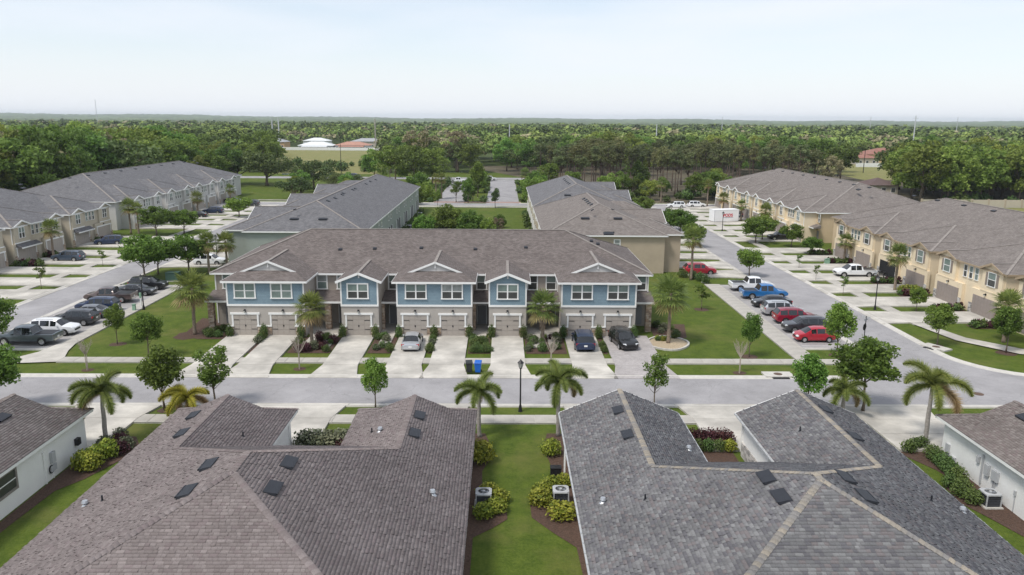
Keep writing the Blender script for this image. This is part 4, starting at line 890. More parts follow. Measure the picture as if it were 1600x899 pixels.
# ---- terraces along the two side streets
def street_row(label, x, ya, yb, facing, roofm, wallm, sidem, gdoor, stone, pairs, shutters, depth=27.6, main_set=2.8, gd=(4.7, 2.2), open_g=None, awn=False, per=7.75, tri=True, ze=5.75, trim=None):
    """facing 'W' (front looks to -X) or 'E'; pairs: list of pair centres in world Y"""
    rz = R(-90) if facing == 'W' else R(90); yc = (ya + yb) / 2
    r = Row(label, (x, yc, 0), rz, roofm, sidem, trim); L = (yb - ya)
    lx = (lambda wy: -(wy - yc)) if facing == 'W' else (lambda wy: wy - yc)
    r.main(-L / 2, L / 2, main_set, depth, ze, 0.365)
    for k, pc in enumerate(pairs):
        m = lx(pc); a, b = m - 6.6, m + 6.6
        r.block(a, b, 0.35, ze + 0.05, 'hip', 0.4, wallm)
        # a shallow gabled bay over each garage end
        for sg in (-1, 1):
            g0 = m + sg * 4.6; r.block(g0 - 1.9, g0 + 1.9, 0.0, ze + 0.1, 'gable', 0.3, wallm, y_in=0.6, ridge_back=6.0)
            window(r.t, g0, 0.0, 3.95, 1.35, 1.55, 'slim', 0, 1 if shutters else 2)
            if shutters: r.shutter(g0 - 1.0, 0, 3.95); r.shutter(g0 + 1.0, 0, 3.95)
            gx = m + sg * (per / 2)
            garage(r.t, gx, 0.0 if abs(gx - g0) < 0.2 else -0.03, gd[0], gd[1], gdoor, not shutters, 0.2, 4, False, open_=(open_g is not None and abs(pc + (sg if facing == 'E' else -sg) * per / 2 - open_g) < 1))
            r.wall.box(gx - 3.0, gx + 3.0, -0.02, 0.34, 0, 3.1, wallm)
            r.part('band_trim', [(g0 - 1.95, g0 + 1.95, -0.06, 0.0, 3.15, 3.3)], wallm if shutters else M_WHITE)
            lantern(r.t, gx, -0.02, 2.75)
            for e in (-1, 1): r.part('stone_base', [(gx + e * 2.7 - 0.3, gx + e * 2.7 + 0.3, -0.1, -0.021, 0, 1.3)], stone)
        for q in ((-1.15, 0, 1.15) if tri else (-0.9, 0.9)): window(r.t, m + q, 0.35, 4.0, 0.62, 1.4, 'slim')
        r.part('corner_trim', [(a - 0.02, a + 0.08, 0.3, 0.4, 0.2, ze - 0.15), (b - 0.08, b + 0.02, 0.3, 0.4, 0.2, ze - 0.15)], M_WHITE if not shutters else wallm)
        if awn: r.leanto(m - 6.3, m - 1.0, -0.9, 0.0, 2.6, 3.1, 'awning_roof')
        # entry recess beside each pair
        r.leanto(b, b + 2.2, 1.4, main_set, 3.0, 3.5); r.part('front_door', [(b + 0.5, b + 1.4, main_set - 0.06, main_set, 0.2, 2.3)], M_DOOR)
        window(r.t, b + 1.1, main_set, 4.0, 0.7, 1.4, 'slim')
    n = int(L / 7)
    r.vents = [(-L / 2 + 5 + i * (L - 10) / max(1, n - 1), r.yc - 1.2, 0.9, 0.4) for i in range(n)] + [(L / 2 - 6.5, r.yc - 2.6, 1.3, 0.5)]
    r.L = L
    return r
RA = street_row('cream townhouse terrace with shuttered gable windows beside the right street, nearer one', 56.4, 68.4, 137.0, 'W', M_ROOF_TAUPE, M_CREAM, M_TAN, M_GDOOR2, M_STONE2,
                [75.5, 91.25, 106.9, 122.6], True, open_g=110.8, trim=mat('tan_fascia', (0.36, 0.28, 0.19), 0.7, 0.06)); RA.finish()
RB_ = street_row('tan and cream townhouse terrace at the far end of the right street', 56.4, 143.5, 214.0, 'W', M_ROOF_TAUPE, M_CREAM, M_TAN, M_GDOOR2, M_STONE2,
                [151.1, 166.8, 182.4, 198.0], False); RB_.finish()
LA = street_row('beige townhouse terrace beside the left street, nearer one', -74.6, 98.0, 149.0, 'E', M_ROOF_GR, M_BEIGE2, M_BEIGE, M_GDOOR, M_STONE, [108.9, 124.6, 140.9], False, awn=True); LA.finish()
LB = street_row('pale grey townhouse terrace beside the left street, farther one', -74.6, 155.5, 231.0, 'E', M_ROOF_GR, M_GREY, M_GREY, M_GDOOR, M_STONE, [164.0, 180.0, 196.0, 212.0], False); LB.finish()

# ---- terraces behind the blue one, end-on to the camera
def end_row(label, xe, facing, ya, yb, width, roofm, wallm, front, vent_side, zr_extra=0.0):
    """runs along Y; facing side carries garages; the back has porches"""
    rz = R(-90) if facing == 'W' else R(90); yc = (ya + yb) / 2; L = yb - ya
    r = Row(label, (xe, yc, 0), rz, roofm, wallm); lx = (lambda wy: -(wy - yc)) if facing == 'W' else (lambda wy: wy - yc)
    r.main(-L / 2, L / 2, 0.0, width, 5.75, 0.4)
    n = int(L // 10.5)
    for k in range(n):
        m = lx(ya + 5.2 + k * (L - 10) / max(1, n - 1)) if n > 1 else 0
        r.block(m - 4.1, m + 4.1, -front, 5.8, 'gable' if k % 2 else 'hip', 0.4, wallm)
        garage(r.t, m, -front, 4.7, 2.2, M_GDOOR, True, 0.2, 4, False)
        window(r.t, m, -front, 4.0, 1.6, 1.4, 'trim', 0, 2)
        # back: dark screened porch and window
        r.part('back_porch', [(m - 2.6, m + 2.6, width, width + 0.06, 0.1, 2.6)], M_INT)
        r.part('porch_post', [(m - 0.1, m + 0.1, width + 0.06, width + 0.2, 0.1, 2.7), (m - 2.75, m - 2.6, width, width + 0.2, 0.1, 2.7), (m + 2.6, m + 2.75, width, width + 0.2, 0.1, 2.7)], M_WHITE)
        for q in (-1.6, 1.6): window(r.t, m + q, width, 4.0, 0.9, 1.3, 'slim', math.pi)
    return r, lx
b2, lx = end_row('sage grey terrace with grey roof behind the left half of the blue terrace', -38.6, 'W', 115.8, 194.5, 17.6, M_ROOF_GR, M_SAGE, 3.2, 1)
yc2 = (115.8 + 194.5) / 2
b2.vents = [(lx(y), b2.yc + dx, 0.9, 0.45) for y, dx in ((128, 1.1), (133, 1.2), (139, 1.2), (141, 1.0), (149, 1.2), (151.5, 1.2), (163, 1.3), (169, 1.2), (175, 1.4))]
b2.vents += [(lx(119.5), b2.yc - 2.2, 0.4, 0.4)]
window(b2.t, lx(115.8) , 12.0, 4.0, 0.1, 0.1) if False else None
b2.finish()
def end_wall_window(r, wx, wy, z, facing):
    lp = Matrix.Rotation(-r.t.rotation_euler.z, 3, 'Z') @ (Vector((wx, wy, 0)) - Vector((r.t.location.x, r.t.location.y, 0)))
    window(r.t, lp.x, lp.y, z, 0.75, 1.1, 'trim', -r.t.rotation_euler.z)
b3, lx = end_row('beige terrace with brown roof behind the right half of the blue terrace', 24.1, 'E', 113.4, 149.4, 17.8, M_ROOF_TAUPE, M_BEIGE, 2.6, -1)
b3.vents = [(lx(y), b3.yc + dx, 0.9, 0.5) for y, dx in ((124, 1.0), (126.5, 1.1), (129, 1.1), (131.5, 1.1), (134, 1.2))] + [(lx(120.5), b3.yc - 2.0, 0.4, 0.5), (lx(118), b3.yc + 1.5, 0.4, 0.4)]
b3.finish(); end_wall_window(b3, 17.0, 113.4, 3.9, 'E')
b4, lx = end_row('beige terrace with grey roof beyond the brown-roofed one, near the entrance road', 24.1, 'E', 151.6, 194.2, 17.8, M_ROOF_GR, M_BEIGE2, 2.6, -1)
b4.vents = [(lx(y), b4.yc + dx, 0.8, 0.45) for y, dx in ((165, 1.1), (168, 1.2), (171.5, 1.2), (175, 1.2), (179, 1.2))]
b4.finish()
# long off-ridge vents on the south hips
for row_, pts in ((b2, [(-27.6, 118.8), (-32.0, 118.8)]), (b3, [(12.6, 117.6), (17.6, 117.6)]), (b4, [(13.0, 155.5), (17.0, 155.5)]), (LA, []), (RA, [])):
    for x, y in pts:
        ys_ = {b2: 115.4, b3: 113.0, b4: 151.2}[row_]; z = 5.75 + 0.4 * (y - ys_)
        p = Matrix.Rotation(-row_.t.rotation_euler.z, 3, 'Z') @ (Vector((x, y, z)) - row_.t.location)
        v = MB().hexa([(-0.65, -0.25, 0), (0.65, -0.25, 0), (0.65, 0.25, 0.2), (-0.65, 0.25, 0.2)], [(-0.65, -0.25, 0.16), (0.65, -0.25, 0.16), (0.65, 0.25, 0.28), (-0.65, 0.25, 0.28)], M_VENT).build('roof_vent', [q for q in row_.t.children if q.name.startswith('roof')][0], False, tuple(p), -row_.t.rotation_euler.z)
# white tower-like bay at the inner corner of the sage terrace
# ================================================================== VEGETATION
def leaf_quads(C, S, out=None, up=0.35, outk=0.6, aspect=0.55):
    n = len(C); nr = NP.normal(size=(n, 3)); nr /= np.linalg.norm(nr, axis=1, keepdims=True)
    if out is not None: nr = nr + outk * out
    nr[:, 2] += up; nr /= np.linalg.norm(nr, axis=1, keepdims=True) + 1e-9
    t = np.cross(nr, NP.normal(size=(n, 3))); t /= np.linalg.norm(t, axis=1, keepdims=True) + 1e-9; b = np.cross(nr, t)
    S = np.asarray(S).reshape(-1, 1); V = np.stack([C + t * S, C + b * S * aspect, C - t * S, C - b * S * aspect], 1)
    return V.reshape(-1, 3), np.arange(n * 4).reshape(-1, 4)
def lobe_points(lobes, n, shell=0.62, under=-0.45):
    L = np.array(lobes); w = (L[:, 3] * L[:, 4]) ** 1.0; idx = NP.choice(len(L), n, p=w / w.sum())
    d = NP.normal(size=(n, 3)); d /= np.linalg.norm(d, axis=1, keepdims=True); d[:, 2] = np.where(d[:, 2] < under, -d[:, 2], d[:, 2])
    r = shell + (1.05 - shell) * NP.random(n) ** 0.7; deep = NP.random(n) < 0.18; r = np.where(deep, NP.random(n) * 0.7, r); r = np.where(NP.random(n) < 0.09, r * NP.uniform(1.1, 1.45, n), r)
    C = L[idx, :3] + d * L[idx, 3:6] * r[:, None]; return C, d
def crown_lobes(k, cz, rx, rz, lr, seed, flat=0.8):
    q = np.random.default_rng(seed); out = []
    for i in range(k):
        a = q.random() * 2 * math.pi; rr = rx * (q.random() ** 0.55); z = cz + rz * q.uniform(-0.75, 1.0) * math.sqrt(max(0, 1 - (rr / rx) ** 2 * 0.75))
        s = lr * q.uniform(0.7, 1.25); out.append((rr * math.cos(a), rr * math.sin(a), z, s, s, s * flat))
    return out
def trunk_mesh(h, r, lobes, m, seed, nlimb=7, bend=0.25, fork=0.35):
    q = random.Random(seed); b = MB(); pts = []; rad = []; n = 6; ox = oy = 0
    for i in range(n + 1):
        f = i / n; pts.append((ox, oy, h * f)); rad.append(r * (1.35 if i == 0 else 1 - 0.72 * f)); ox += q.uniform(-1, 1) * bend * h * 0.04; oy += q.uniform(-1, 1) * bend * h * 0.04
    b.tube(pts, rad, m, 7)
    for L in sorted(lobes, key=lambda l: -l[3])[:nlimb]:
        f = q.uniform(fork, 0.85); k = int(f * n); base = Vector(pts[k]); tip = Vector(L[:3]); mid = base.lerp(tip, 0.5) + Vector((0, 0, -0.04 * h))
        b.tube([base, mid, tip], [r * 0.45 * (1 - f * 0.5), r * 0.28, r * 0.08], m, 5)
    return b.mesh('trunk', True)
TREES = {}
def tree_proto(key, h, th, tr, rx, cz, rz, k, lr, nleaf, ls, leaf, bark, seed, nlimb=7, flat=0.8, aspect=0.6, under=-0.45, shell=0.62, fork=0.35):
    lob = crown_lobes(k, cz, rx, rz, lr, seed, flat); C, d = lobe_points(lob, nleaf, shell, under)
    V, F = leaf_quads(C, NP.uniform(ls * 0.65, ls * 1.25, nleaf), d, aspect=aspect)
    me = np_mesh('crown', V, F, leaf); TREES[key] = (h, trunk_mesh(th, tr, lob, bark, seed, nlimb, fork=fork), me)
for s in range(5):
    tree_proto('street%d' % s, 5.0, 3.8, 0.075, [1.2, 1.1, 1.25, 1.15, 1.05][s], [3.15, 3.1, 3.2, 3.05, 3.2][s], [1.45, 1.55, 1.35, 1.5, 1.6][s], 46, 0.42, 5200, 0.115, [L_OAK, L_FRESH, L_OAK, L_OAK, L_FRESH][s], M_BARK, 20 + s, 14, 1.0, 0.55, -1.1)
for s in range(3):
    tree_proto('round%d' % s, 5.0, 3.6, 0.09, [1.75, 1.6, 1.85][s], 3.05, [1.45, 1.5, 1.4][s], 60, 0.46, 4600, 0.15, [L_OAK, L_FRESH, L_OAK][s], M_BARK, 30 + s, 16, 0.95, 0.55, -1.1)
for s in range(2):
    tree_proto('bush%d' % s, 5.0, 3.0, 0.1, 2.0, 2.2, 2.1, 60, 0.6, 3600, 0.2, [L_OAK, L_FRESH][s], M_BARK, 35 + s, 10, 0.9, 0.55, -1.1)
for s in range(2):
    tree_proto('loose%d' % s, 5.0, 4.0, 0.06, 0.95, 3.1, 1.65, 40, 0.3, 1900, 0.115, L_OAK, M_BARK, 40 + s, 18, 1.0, 0.5, -1.1)
tree_proto('sapling', 3.0, 2.4, 0.03, 0.45, 1.9, 0.85, 12, 0.25, 340, 0.1, L_OAK, M_BARK, 47, 8)
tree_proto('cone', 6.0, 5.4, 0.09, 0.9, 3.0, 2.2, 26, 0.6, 1700, 0.16, L_HEDGE, M_BARK, 48, 8)
for s in range(5):
    tree_proto('broad%d' % s, 14.0, 10.5, 0.26, [4.6, 5.6, 5.0, 4.2, 6.0][s], [7.6, 7.2, 7.9, 8.0, 6.9][s], [5.8, 5.6, 5.4, 5.9, 5.6][s], 42, 1.55, 3600, 0.38, L_WOOD, M_BARK, 60 + s, 10)
for s in range(2):
    tree_proto('live%d' % s, 11.0, 7.0, 0.4, 6.0, 6.4, 3.6, 34, 1.75, 3000, 0.36, L_LIVE, M_BARK, 70 + s, 12, 0.7)
for s in range(2):
    tree_proto('bud%d' % s, 13.0, 10.0, 0.22, 4.6, 8.2, 4.4, 34, 1.2, 1900, 0.34, L_BLOOM, M_BARK, 80 + s, 14)
for s in range(3):
    tree_proto('pine%d' % s, 16.0, 15.0, 0.19, 1.9, 12.3, 3.4, 24, 0.95, 1500, 0.36, L_PINE, M_PINEBARK, 90 + s, 22, 0.6, 0.3, fork=0.55)

def palm_mesh_fan(seed, n=38, R0=1.5, dry=0.2, upright=0.0):
    """sabal: fan leaves on stalks all round the bud"""
    q = random.Random(seed); b = MB()
    for i in range(n):
        f = i / (n - 1); el = R(78 - 128 * f ** 0.9 + q.uniform(-9, 9)); az = i * 2.39996 + q.uniform(-0.2, 0.2); L = R0 * q.uniform(0.85, 1.1)
        d = Vector((math.cos(az) * math.cos(el), math.sin(az) * math.cos(el), math.sin(el))); dm = L_PALM_D if (f > 1 - dry) else L_PALM
        base = Vector((0, 0, -0.15 * f)); tip = base + d * L * 0.48; b.tube([base, tip], [0.02, 0.012], dm, 3, False)
        side = d.cross(Vector((0, 0, 1)))
        if side.length < 0.05: side = Vector((1, 0, 0))
        side.normalize(); up = side.cross(d)
        for k in range(13):
            a = R(-100 + 200 * k / 12); dd = d * math.cos(a) + side * math.sin(a); ln = L * (0.62 - 0.12 * abs(a)) * q.uniform(0.9, 1.08)
            p1 = tip + dd * ln * 0.6 + Vector((0, 0, -0.03)); p2 = tip + dd * ln + Vector((0, 0, -0.13 * ln - 0.1 * (1 - abs(d.z))))
            w = dd.cross(up).normalized() * 0.055
            b.poly([tip, p1 - w, p2, p1 + w], dm)
    return b.mesh('crown')
def palm_mesh_feather(seed, n=11, R0=2.2, leaf=None, dry=1):
    """foxtail / queen palm: arching plume fronds"""
    q = random.Random(seed); b = MB(); leaf = leaf or L_PALM
    for i in range(n):
        f = i / max(1, n - 1); el = R(80 - 78 * f + q.uniform(-6, 6)); az = i * 2.39996 + q.uniform(-0.25, 0.25); L = R0 * q.uniform(0.9, 1.1); m = leaf if i < n - dry else L_PALM_D
        h = Vector((math.cos(az), math.sin(az), 0)); p = Vector((0, 0, 0)); pts = [p.copy()]; a = el; N = 12
        for k in range(N):
            p = p + (h * math.cos(a) + Vector((0, 0, math.sin(a)))) * (L / N); pts.append(p.copy()); a -= R(7.6 + 6.5 * k / N)
        b.tube(pts, [0.035 - 0.0027 * k for k in range(N + 1)], m, 3, False)
        sd = h.cross(Vector((0, 0, 1)))
        for k in range(1, N * 4):
            t = k / (N * 4); j = min(N - 1, int(t * N)); o = pts[j].lerp(pts[j + 1], t * N - j); fw = (pts[j + 1] - pts[j]).normalized(); ln = L * 0.24 * (math.sin(math.pi * min(1, 0.12 + t * 0.88)) ** 0.6) * q.uniform(0.8, 1.1)
            nu = sd.cross(fw)
            for ang in (R(20), R(65), R(-45), R(160), R(115), R(225)):
                dd = (sd * math.cos(ang) + nu * math.sin(ang) * 0.9 + fw * 0.55).normalized(); tip = o + dd * ln + Vector((0, 0, -0.12 * ln)); w = fw * 0.035
                b.poly([o - w, o + w, tip], m)
    return b.mesh('crown')
def palm_trunk(h, r0, r1, m, seed, rough=0.0, bulge=0.0):
    q = random.Random(seed); b = MB(); n = 14; pts = []; rad = []; x = y = 0
    for i in range(n + 1):
        f = i / n; pts.append((x, y, h * f)); rad.append((r0 + (r1 - r0) * f) * (1 + (0.35 if i == 0 else 0)) * (1 + rough * (1 if i % 2 else -1)) * (1 + bulge * math.sin(math.pi * f))); x += q.uniform(-0.02, 0.02); y += q.uniform(-0.02, 0.02)
    b.tube(pts, rad, m, 9); return b.mesh('trunk', True)
FAN = [palm_mesh_fan(3, 40, 1.75), palm_mesh_fan(4, 46, 1.8, 0.15), palm_mesh_fan(5, 30, 1.55, 0.12)]
FEA = [palm_mesh_feather(6, 11, 2.3), palm_mesh_feather(7, 10, 2.4), palm_mesh_feather(8, 12, 2.2)]
FEA_Y = palm_mesh_feather(9, 12, 2.0, L_PALM_Y, 3)

def copies(root_name, label, cat, loc, rz, group, parts, scale=None):
    t = thing(root_name, label, cat, loc, rz, group)
    for nm, me, off in parts:
        ob(nm, me, t, off, 0, scale)
    return t
def tree(kind, x, y, h, label, group=None, name='tree', cat='tree', sx=1.0, z=0.0):
    H, tm, cm = TREES[kind]; s = h / H; 
    if name == 'young_tree' and 100 < y < 185 and kind.startswith('street'): return tree('round%d' % (int(kind[-1]) % 3), x, y, h, label, group, 'young_tree.', cat, sx * 1.05, z)
    name = name.rstrip('.')
    return copies(name, label, cat, (x, y, z), rng.uniform(0, 6.28), group, [('trunk', tm, (0, 0, 0)), ('crown', cm, (0, 0, 0))], (s * sx, s * sx, s))
PTM = {}
def palm(kind, x, y, h, label, s=1.0, group=None, v=0, z=0.0):
    """h = height of the crown's bud"""
    key = (kind, round(h, 1))
    if key not in PTM: PTM[key] = palm_trunk(h, 0.19, 0.15, M_BARK_S, 3, 0.07) if kind == 'fan' else palm_trunk(h, 0.15, 0.1, M_BARK_G, 5, 0.02, 0.2)
    cm = FAN[v % 3] if kind == 'fan' else (FEA_Y if kind == 'yellow' else FEA[v % 3])
    t = thing('sabal_palm' if kind == 'fan' else 'feather_palm', label, 'palm', (x, y, z), rng.uniform(0, 6.28), group)
    ob('trunk', PTM[key], t); ob('crown', cm, t, (0, 0, h), rng.uniform(0, 6), s * 1.12); return t

# --- young trees along the streets and on the lawns
for kd, x, y, h, sx, lb in [
    ('street1', -9.98, 57.9, 4.3, 0.95, 'bright green young tree on the verge before the brown villa, trunk above its roof'),
    ('street0', -26.37, 57.5, 5.4, 1.1, 'round dark green young tree on the near verge between the two left villas'),
    ('loose0', -22.7, 58.3, 5.3, 1.35, 'open airy young tree on the near verge behind the yellow palm'),
    ('loose1', 12.1, 57.9, 5.0, 1.0, 'slim tall young tree standing beyond the grey villa before the pavers drive'),
    ('street1', 24.2, 57.6, 4.8, 1.05, 'bright green young tree beyond the right wing of the grey villa'),
    ('street2', 28.5, 57.4, 6.4, 1.25, 'largest dark green street tree on the near verge at the right junction'),
    ('street3', -39.3, 57.5, 5.6, 1.2, 'dark young tree cut by the left edge beyond the front street villa'),
    ('street3', -33.6, 70.9, 4.7, 1.05, 'dense dark young tree on the left lawn by the far pavement'),
    ('street2', -38.75, 75.5, 4.3, 0.8, 'small young tree in a mulch ring on the left lawn beside the parking'),
    ('street1', -48.85, 72.6, 5.8, 1.15, 'fresh green young tree at the left edge before the slate pickup'),
    ('sapling', 24.2, 91.0, 3.4, 1.5, 'small dark tree in a mulch ring in the middle of the right lawn'),
    ('street0', 24.05, 71.9, 4.5, 0.75, 'small dark green tree on the right lawn beside the parking pavement'),
    ('street1', 32.8, 72.4, 5.4, 1.05, 'fresh green young tree on the grass patch south of the right parking bays'),
    ('street2', 44.7, 76.0, 4.6, 1.05, 'young tree on the verge by the right corner drain'),
    ('street0', 50.3, 73.6, 4.8, 1.0, 'young tree in a mulch ring on the lawn at the right edge'),
    ('street3', 49.9, 90.0, 3.2, 1.15, 'low bushy tree between the drives of the nearer cream terrace'),
    ('sapling', 46.0, 117.5, 2.5, 1.0, 'thin sapling on the right verge, farthest of three'), ('sapling', 44.9, 99.0, 3.0, 0.9, 'thin sapling on the right verge opposite the white pickup'),
    ('sapling', 45.1, 108.6, 2.6, 0.9, 'thin sapling on the right verge, middle of three'),
    ('street1', 36.4, 111.5, 4.4, 1.1, 'young tree in the left verge of the right street just beyond the parking bays'),
    ('street0', 47.2, 142.4, 5.0, 1.5, 'spreading dark tree on the right verge before the tan terrace'), ('street2', 50.0, 147.0, 5.2, 1.3, 'dark tree behind the spreading one on the right verge'),
    ('street3', 52.5, 138.5, 4.4, 1.2, 'bushy tree at the gap between the two right terraces'),
    ('street0', 34.6, 149.0, 5.6, 1.3, 'rounded tree on the left verge of the right street by the beige terrace'), ('street1', 34.3, 137.5, 4.6, 1.2, 'light green tree on the left verge of the right street, nearer the red car'),
    ('street2', 35.0, 160.0, 5.0, 1.3, 'rounded tree on the left verge of the right street, farther along'),
    ('street0', -50.3, 107.4, 6.6, 1.2, 'tall dark tree on the right verge of the left street behind the black cars'), ('street3', -50.0, 111.0, 5.8, 1.1, 'dark tree just behind the tall one beyond the black cars'),
    ('street2', -45.9, 112.1, 6.2, 1.25, 'broad green tree beside the green transformer by the left street'),
    ('street3', -66.5, 148.5, 5.9, 1.3, 'dark rounded tree before the gap between the two left terraces'), ('street0', -62.5, 151.6, 4.9, 1.4, 'dark low tree on the left verge beside the rounded one'),
    ('street1', -60.2, 177.0, 4.9, 1.6, 'broad light green tree on the verge before the pale grey terrace'),
    ('sapling', -61.1, 101.0, 3.4, 1.1, 'thin sapling on an oval grass patch of the left verge'), ('sapling', -61.0, 117.0, 2.9, 1.0, 'thin sapling on the farther grass patch of the left verge'),
    ('bush0', -11.1, 152.5, 6.4, 1.05, 'large bushy mixed green tree on the lawn behind the blue terrace'), ('bush0', -6.4, 150.5, 5.4, 1.1, 'dark bushy tree on the lawn behind the blue terrace'), ('bush1', -15.2, 150.5, 4.6, 1.1, 'light green bush tree on the lawn behind the blue terrace'),
    ('bush1', -2.6, 148.5, 4.2, 0.9, 'bright green small tree on the lawn behind the blue terrace'), ('bud0', -1.0, 150.0, 3.6, 1.0, 'pale budding small tree on the lawn behind the blue terrace'), ('bush0', -0.6, 162.0, 3.2, 0.9, 'small dark bush in the middle of the rear lawn'),
    ('bush0', -22.5, 205.8, 5.0, 0.8, 'reddish dark tree at the left edge of the rear lawn'), ('street1', -9.4, 211.5, 7.0, 1.0, 'upright tree at the mouth of the entrance road'), ('bush1', -21.5, 214.5, 6.0, 1.0, 'rounded tree behind the left entrance palms'), ('bush0', -24, 224, 8.0, 1.0, 'dark rounded tree left of the entrance road'),
    ('bush1', 8.6, 214, 8.0, 1.0, 'rounded green tree right of the entrance road'), ('bush0', 9.5, 226, 8.5, 0.9, 'dark rounded tree right of the entrance road'), ('bush0', -7.5, 240, 8.5, 0.7, 'tree in the far part of the entrance median'), ('bush1', -7.4, 258, 7.5, 0.7, 'farthest tree in the entrance median'),
    ('cone', -1.9, 199.0, 6.0, 0.9, 'dark cone-shaped tree beside the cross street'), ('street0', -7.2, 226, 10.5, 0.75, 'tall dark tree in the median of the entrance road'), ('cone', -8.2, 214.5, 6.5, 1.0, 'low dark tree at the near tip of the entrance median'),
    ('cone', 4.2, 143.0, 3.0, 1.2, 'small dark conifer by the back wall of the beige terrace'), ('street1', 7.6, 207.8, 6.5, 1.3, 'rounded green tree beside the end of the grey-roofed terrace'),
    ('street1', -17, 203, 4.2, 0.9, 'reddish green small tree left of the entrance road'), ('loose1', -12.7, 212.5, 6.4, 1.3, 'thin young tree at the left mouth of the entrance road'),
    ('street0', 29.2, 171.0, 5.0, 1.3, 'green tree before the grey-roofed terrace by the right street'), ('street3', 32.8, 180.5, 5.2, 1.2, 'dark tree near the north end of the right street')]:
    tree(kd, x, y, h, lb, None, 'young_tree', 'tree', sx)
for x, y, r_, lb in ((53.2, 130.7, 1.25, 'grey-green olive-like shrub tree before the cream terrace'),):
    tree('street0', x, y, 3.2, lb, None, 'young_tree', 'tree', 1.5)
# bare crape myrtles
def myrtle(x, y, h, seed, label):
    q = random.Random(seed); t = thing('bare_tree', label, 'tree', (x, y, 0)); b = MB(); br = MB()
    for i in range(3):
        a = q.uniform(0, 6.28); p1 = Vector((0.08 * math.cos(a), 0.08 * math.sin(a), h * 0.5)); b.tube([(0.04 * math.cos(a), 0.04 * math.sin(a), 0), p1], [0.05, 0.035], L_TWIG, 5)
        for k in range(7):
            aa = a + q.uniform(-1.5, 1.5); rr = q.uniform(0.25, 0.75); tip = Vector((rr * math.cos(aa), rr * math.sin(aa), h * q.uniform(0.75, 1.0))); mid = p1.lerp(tip, 0.5) + Vector((0, 0, -0.1)); br.tube([p1, mid, tip], [0.028, 0.02, 0.008], L_TWIG, 4, False)
            for _ in range(4):
                e = mid.lerp(tip, q.random()); br.tube([e, e + Vector((q.uniform(-0.25, 0.25), q.uniform(-0.25, 0.25), q.uniform(0.1, 0.35)))], [0.012, 0.005], L_TWIG, 3, False)
    b.build('trunk', t); br.build('branches', t)
myrtle(21.6, 66.9, 3.0, 1, 'bare pale crape myrtle on the verge before the right lawn')
myrtle(-37.5, 67.3, 3.0, 2, 'bare thin crape myrtle on the verge before the left lawn')
myrtle(-18.5, 67.8, 3.0, 3, 'bare twin-stemmed crape myrtle on the verge before the left sabal palm')
myrtle(4.5, 68.3, 2.8, 4, 'bare pale crape myrtle on the verge beside the lamp post')
# palms
palm('fan', -32.4, 79.2, 5.0, 'stout sabal palm with heavy crown on the left lawn beside the blue terrace', 1.15, v=1)
palm('fan', 17.1, 76.4, 5.3, 'stout sabal palm in the gravel island right of the blue terrace', 1.15, v=1)
palm('fan', -19.1, 75.2, 3.9, 'sabal palm before the first recess of the blue terrace', 1.0, v=0)
palm('fan', 4.2, 76.8, 3.8, 'sabal palm before the last recess of the blue terrace', 1.05, v=0)
for i, (x, y, h, lb) in enumerate([(53.2, 101.9, 5.0, 'tall sabal palm before the nearer cream terrace'), (52.4, 77.3, 4.0, 'sabal palm with wide crown at the right edge before the cream terrace'), (55.2, 122.6, 3.6, 'sabal palm by the far end of the nearer cream terrace'),
    (27.1, 108.6, 6.2, 'tall sabal palm at the corner of the beige terrace above the red car'), (-72.6, 151.0, 5.4, 'sabal palm in the gap between the left terraces, left of a pair'), (-70.6, 150.0, 5.0, 'sabal palm in the gap between the left terraces, right of a pair'),
    (-71.8, 123.0, 5.0, 'sabal palm before the beige terrace beside the left street'), (-71.6, 182.5, 4.0, 'sabal palm before the middle of the pale grey terrace'), (-72.0, 206.0, 3.9, 'sabal palm before the far end of the pale grey terrace'),
    (-43.0, 112.0, 4.7, 'sabal palm by the near corner of the sage terrace, left of a pair'), (-40.9, 113.6, 4.4, 'sabal palm by the near corner of the sage terrace, right of a pair'),
    (-18.8, 219.4, 6.2, 'sabal palm left of the entrance road, first of a pair'), (-17.4, 222, 5.8, 'sabal palm left of the entrance road, second of a pair'), (6.4, 224.0, 7.2, 'tall sabal palm right of the entrance road'),
    (54.6, 176.0, 3.6, 'sabal palm behind the white container'), (53.6, 187.5, 4.0, 'sabal palm before the far tan terrace, beyond the container'), (54.0, 158.0, 4.4, 'sabal palm before the near end of the tan terrace'), (54.6, 206, 6.0, 'sabal palm at the north end of the tan terrace'), (44, 215, 5.6, 'sabal palm beside the pines at the end of the right street')]):
    palm('fan', x, y, h, lb, 0.95, v=i)
palm('feather', -27.6, 50.9, 3.9, 'feather palm beside the white villa at the left edge', 1.0, v=0)
palm('yellow', -23.9, 55.9, 1.5, 'low yellow-green palm at the corner of the brown villa', 1.0)
palm('feather', -1.6, 52.4, 3.4, 'feather palm at the right front corner of the brown villa', 0.9, v=1)
palm('feather', 4.1, 52.6, 4.1, 'feather palm at the left front corner of the grey villa', 1.0, v=2)
palm('feather', 30.2, 51.2, 4.4, 'tall feather palm beside the white villa at the right edge', 1.05, v=1)
palm('feather', 26.6, 56.6, 2.0, 'small feather palm on the near verge beside the largest street tree', 0.85, v=0)

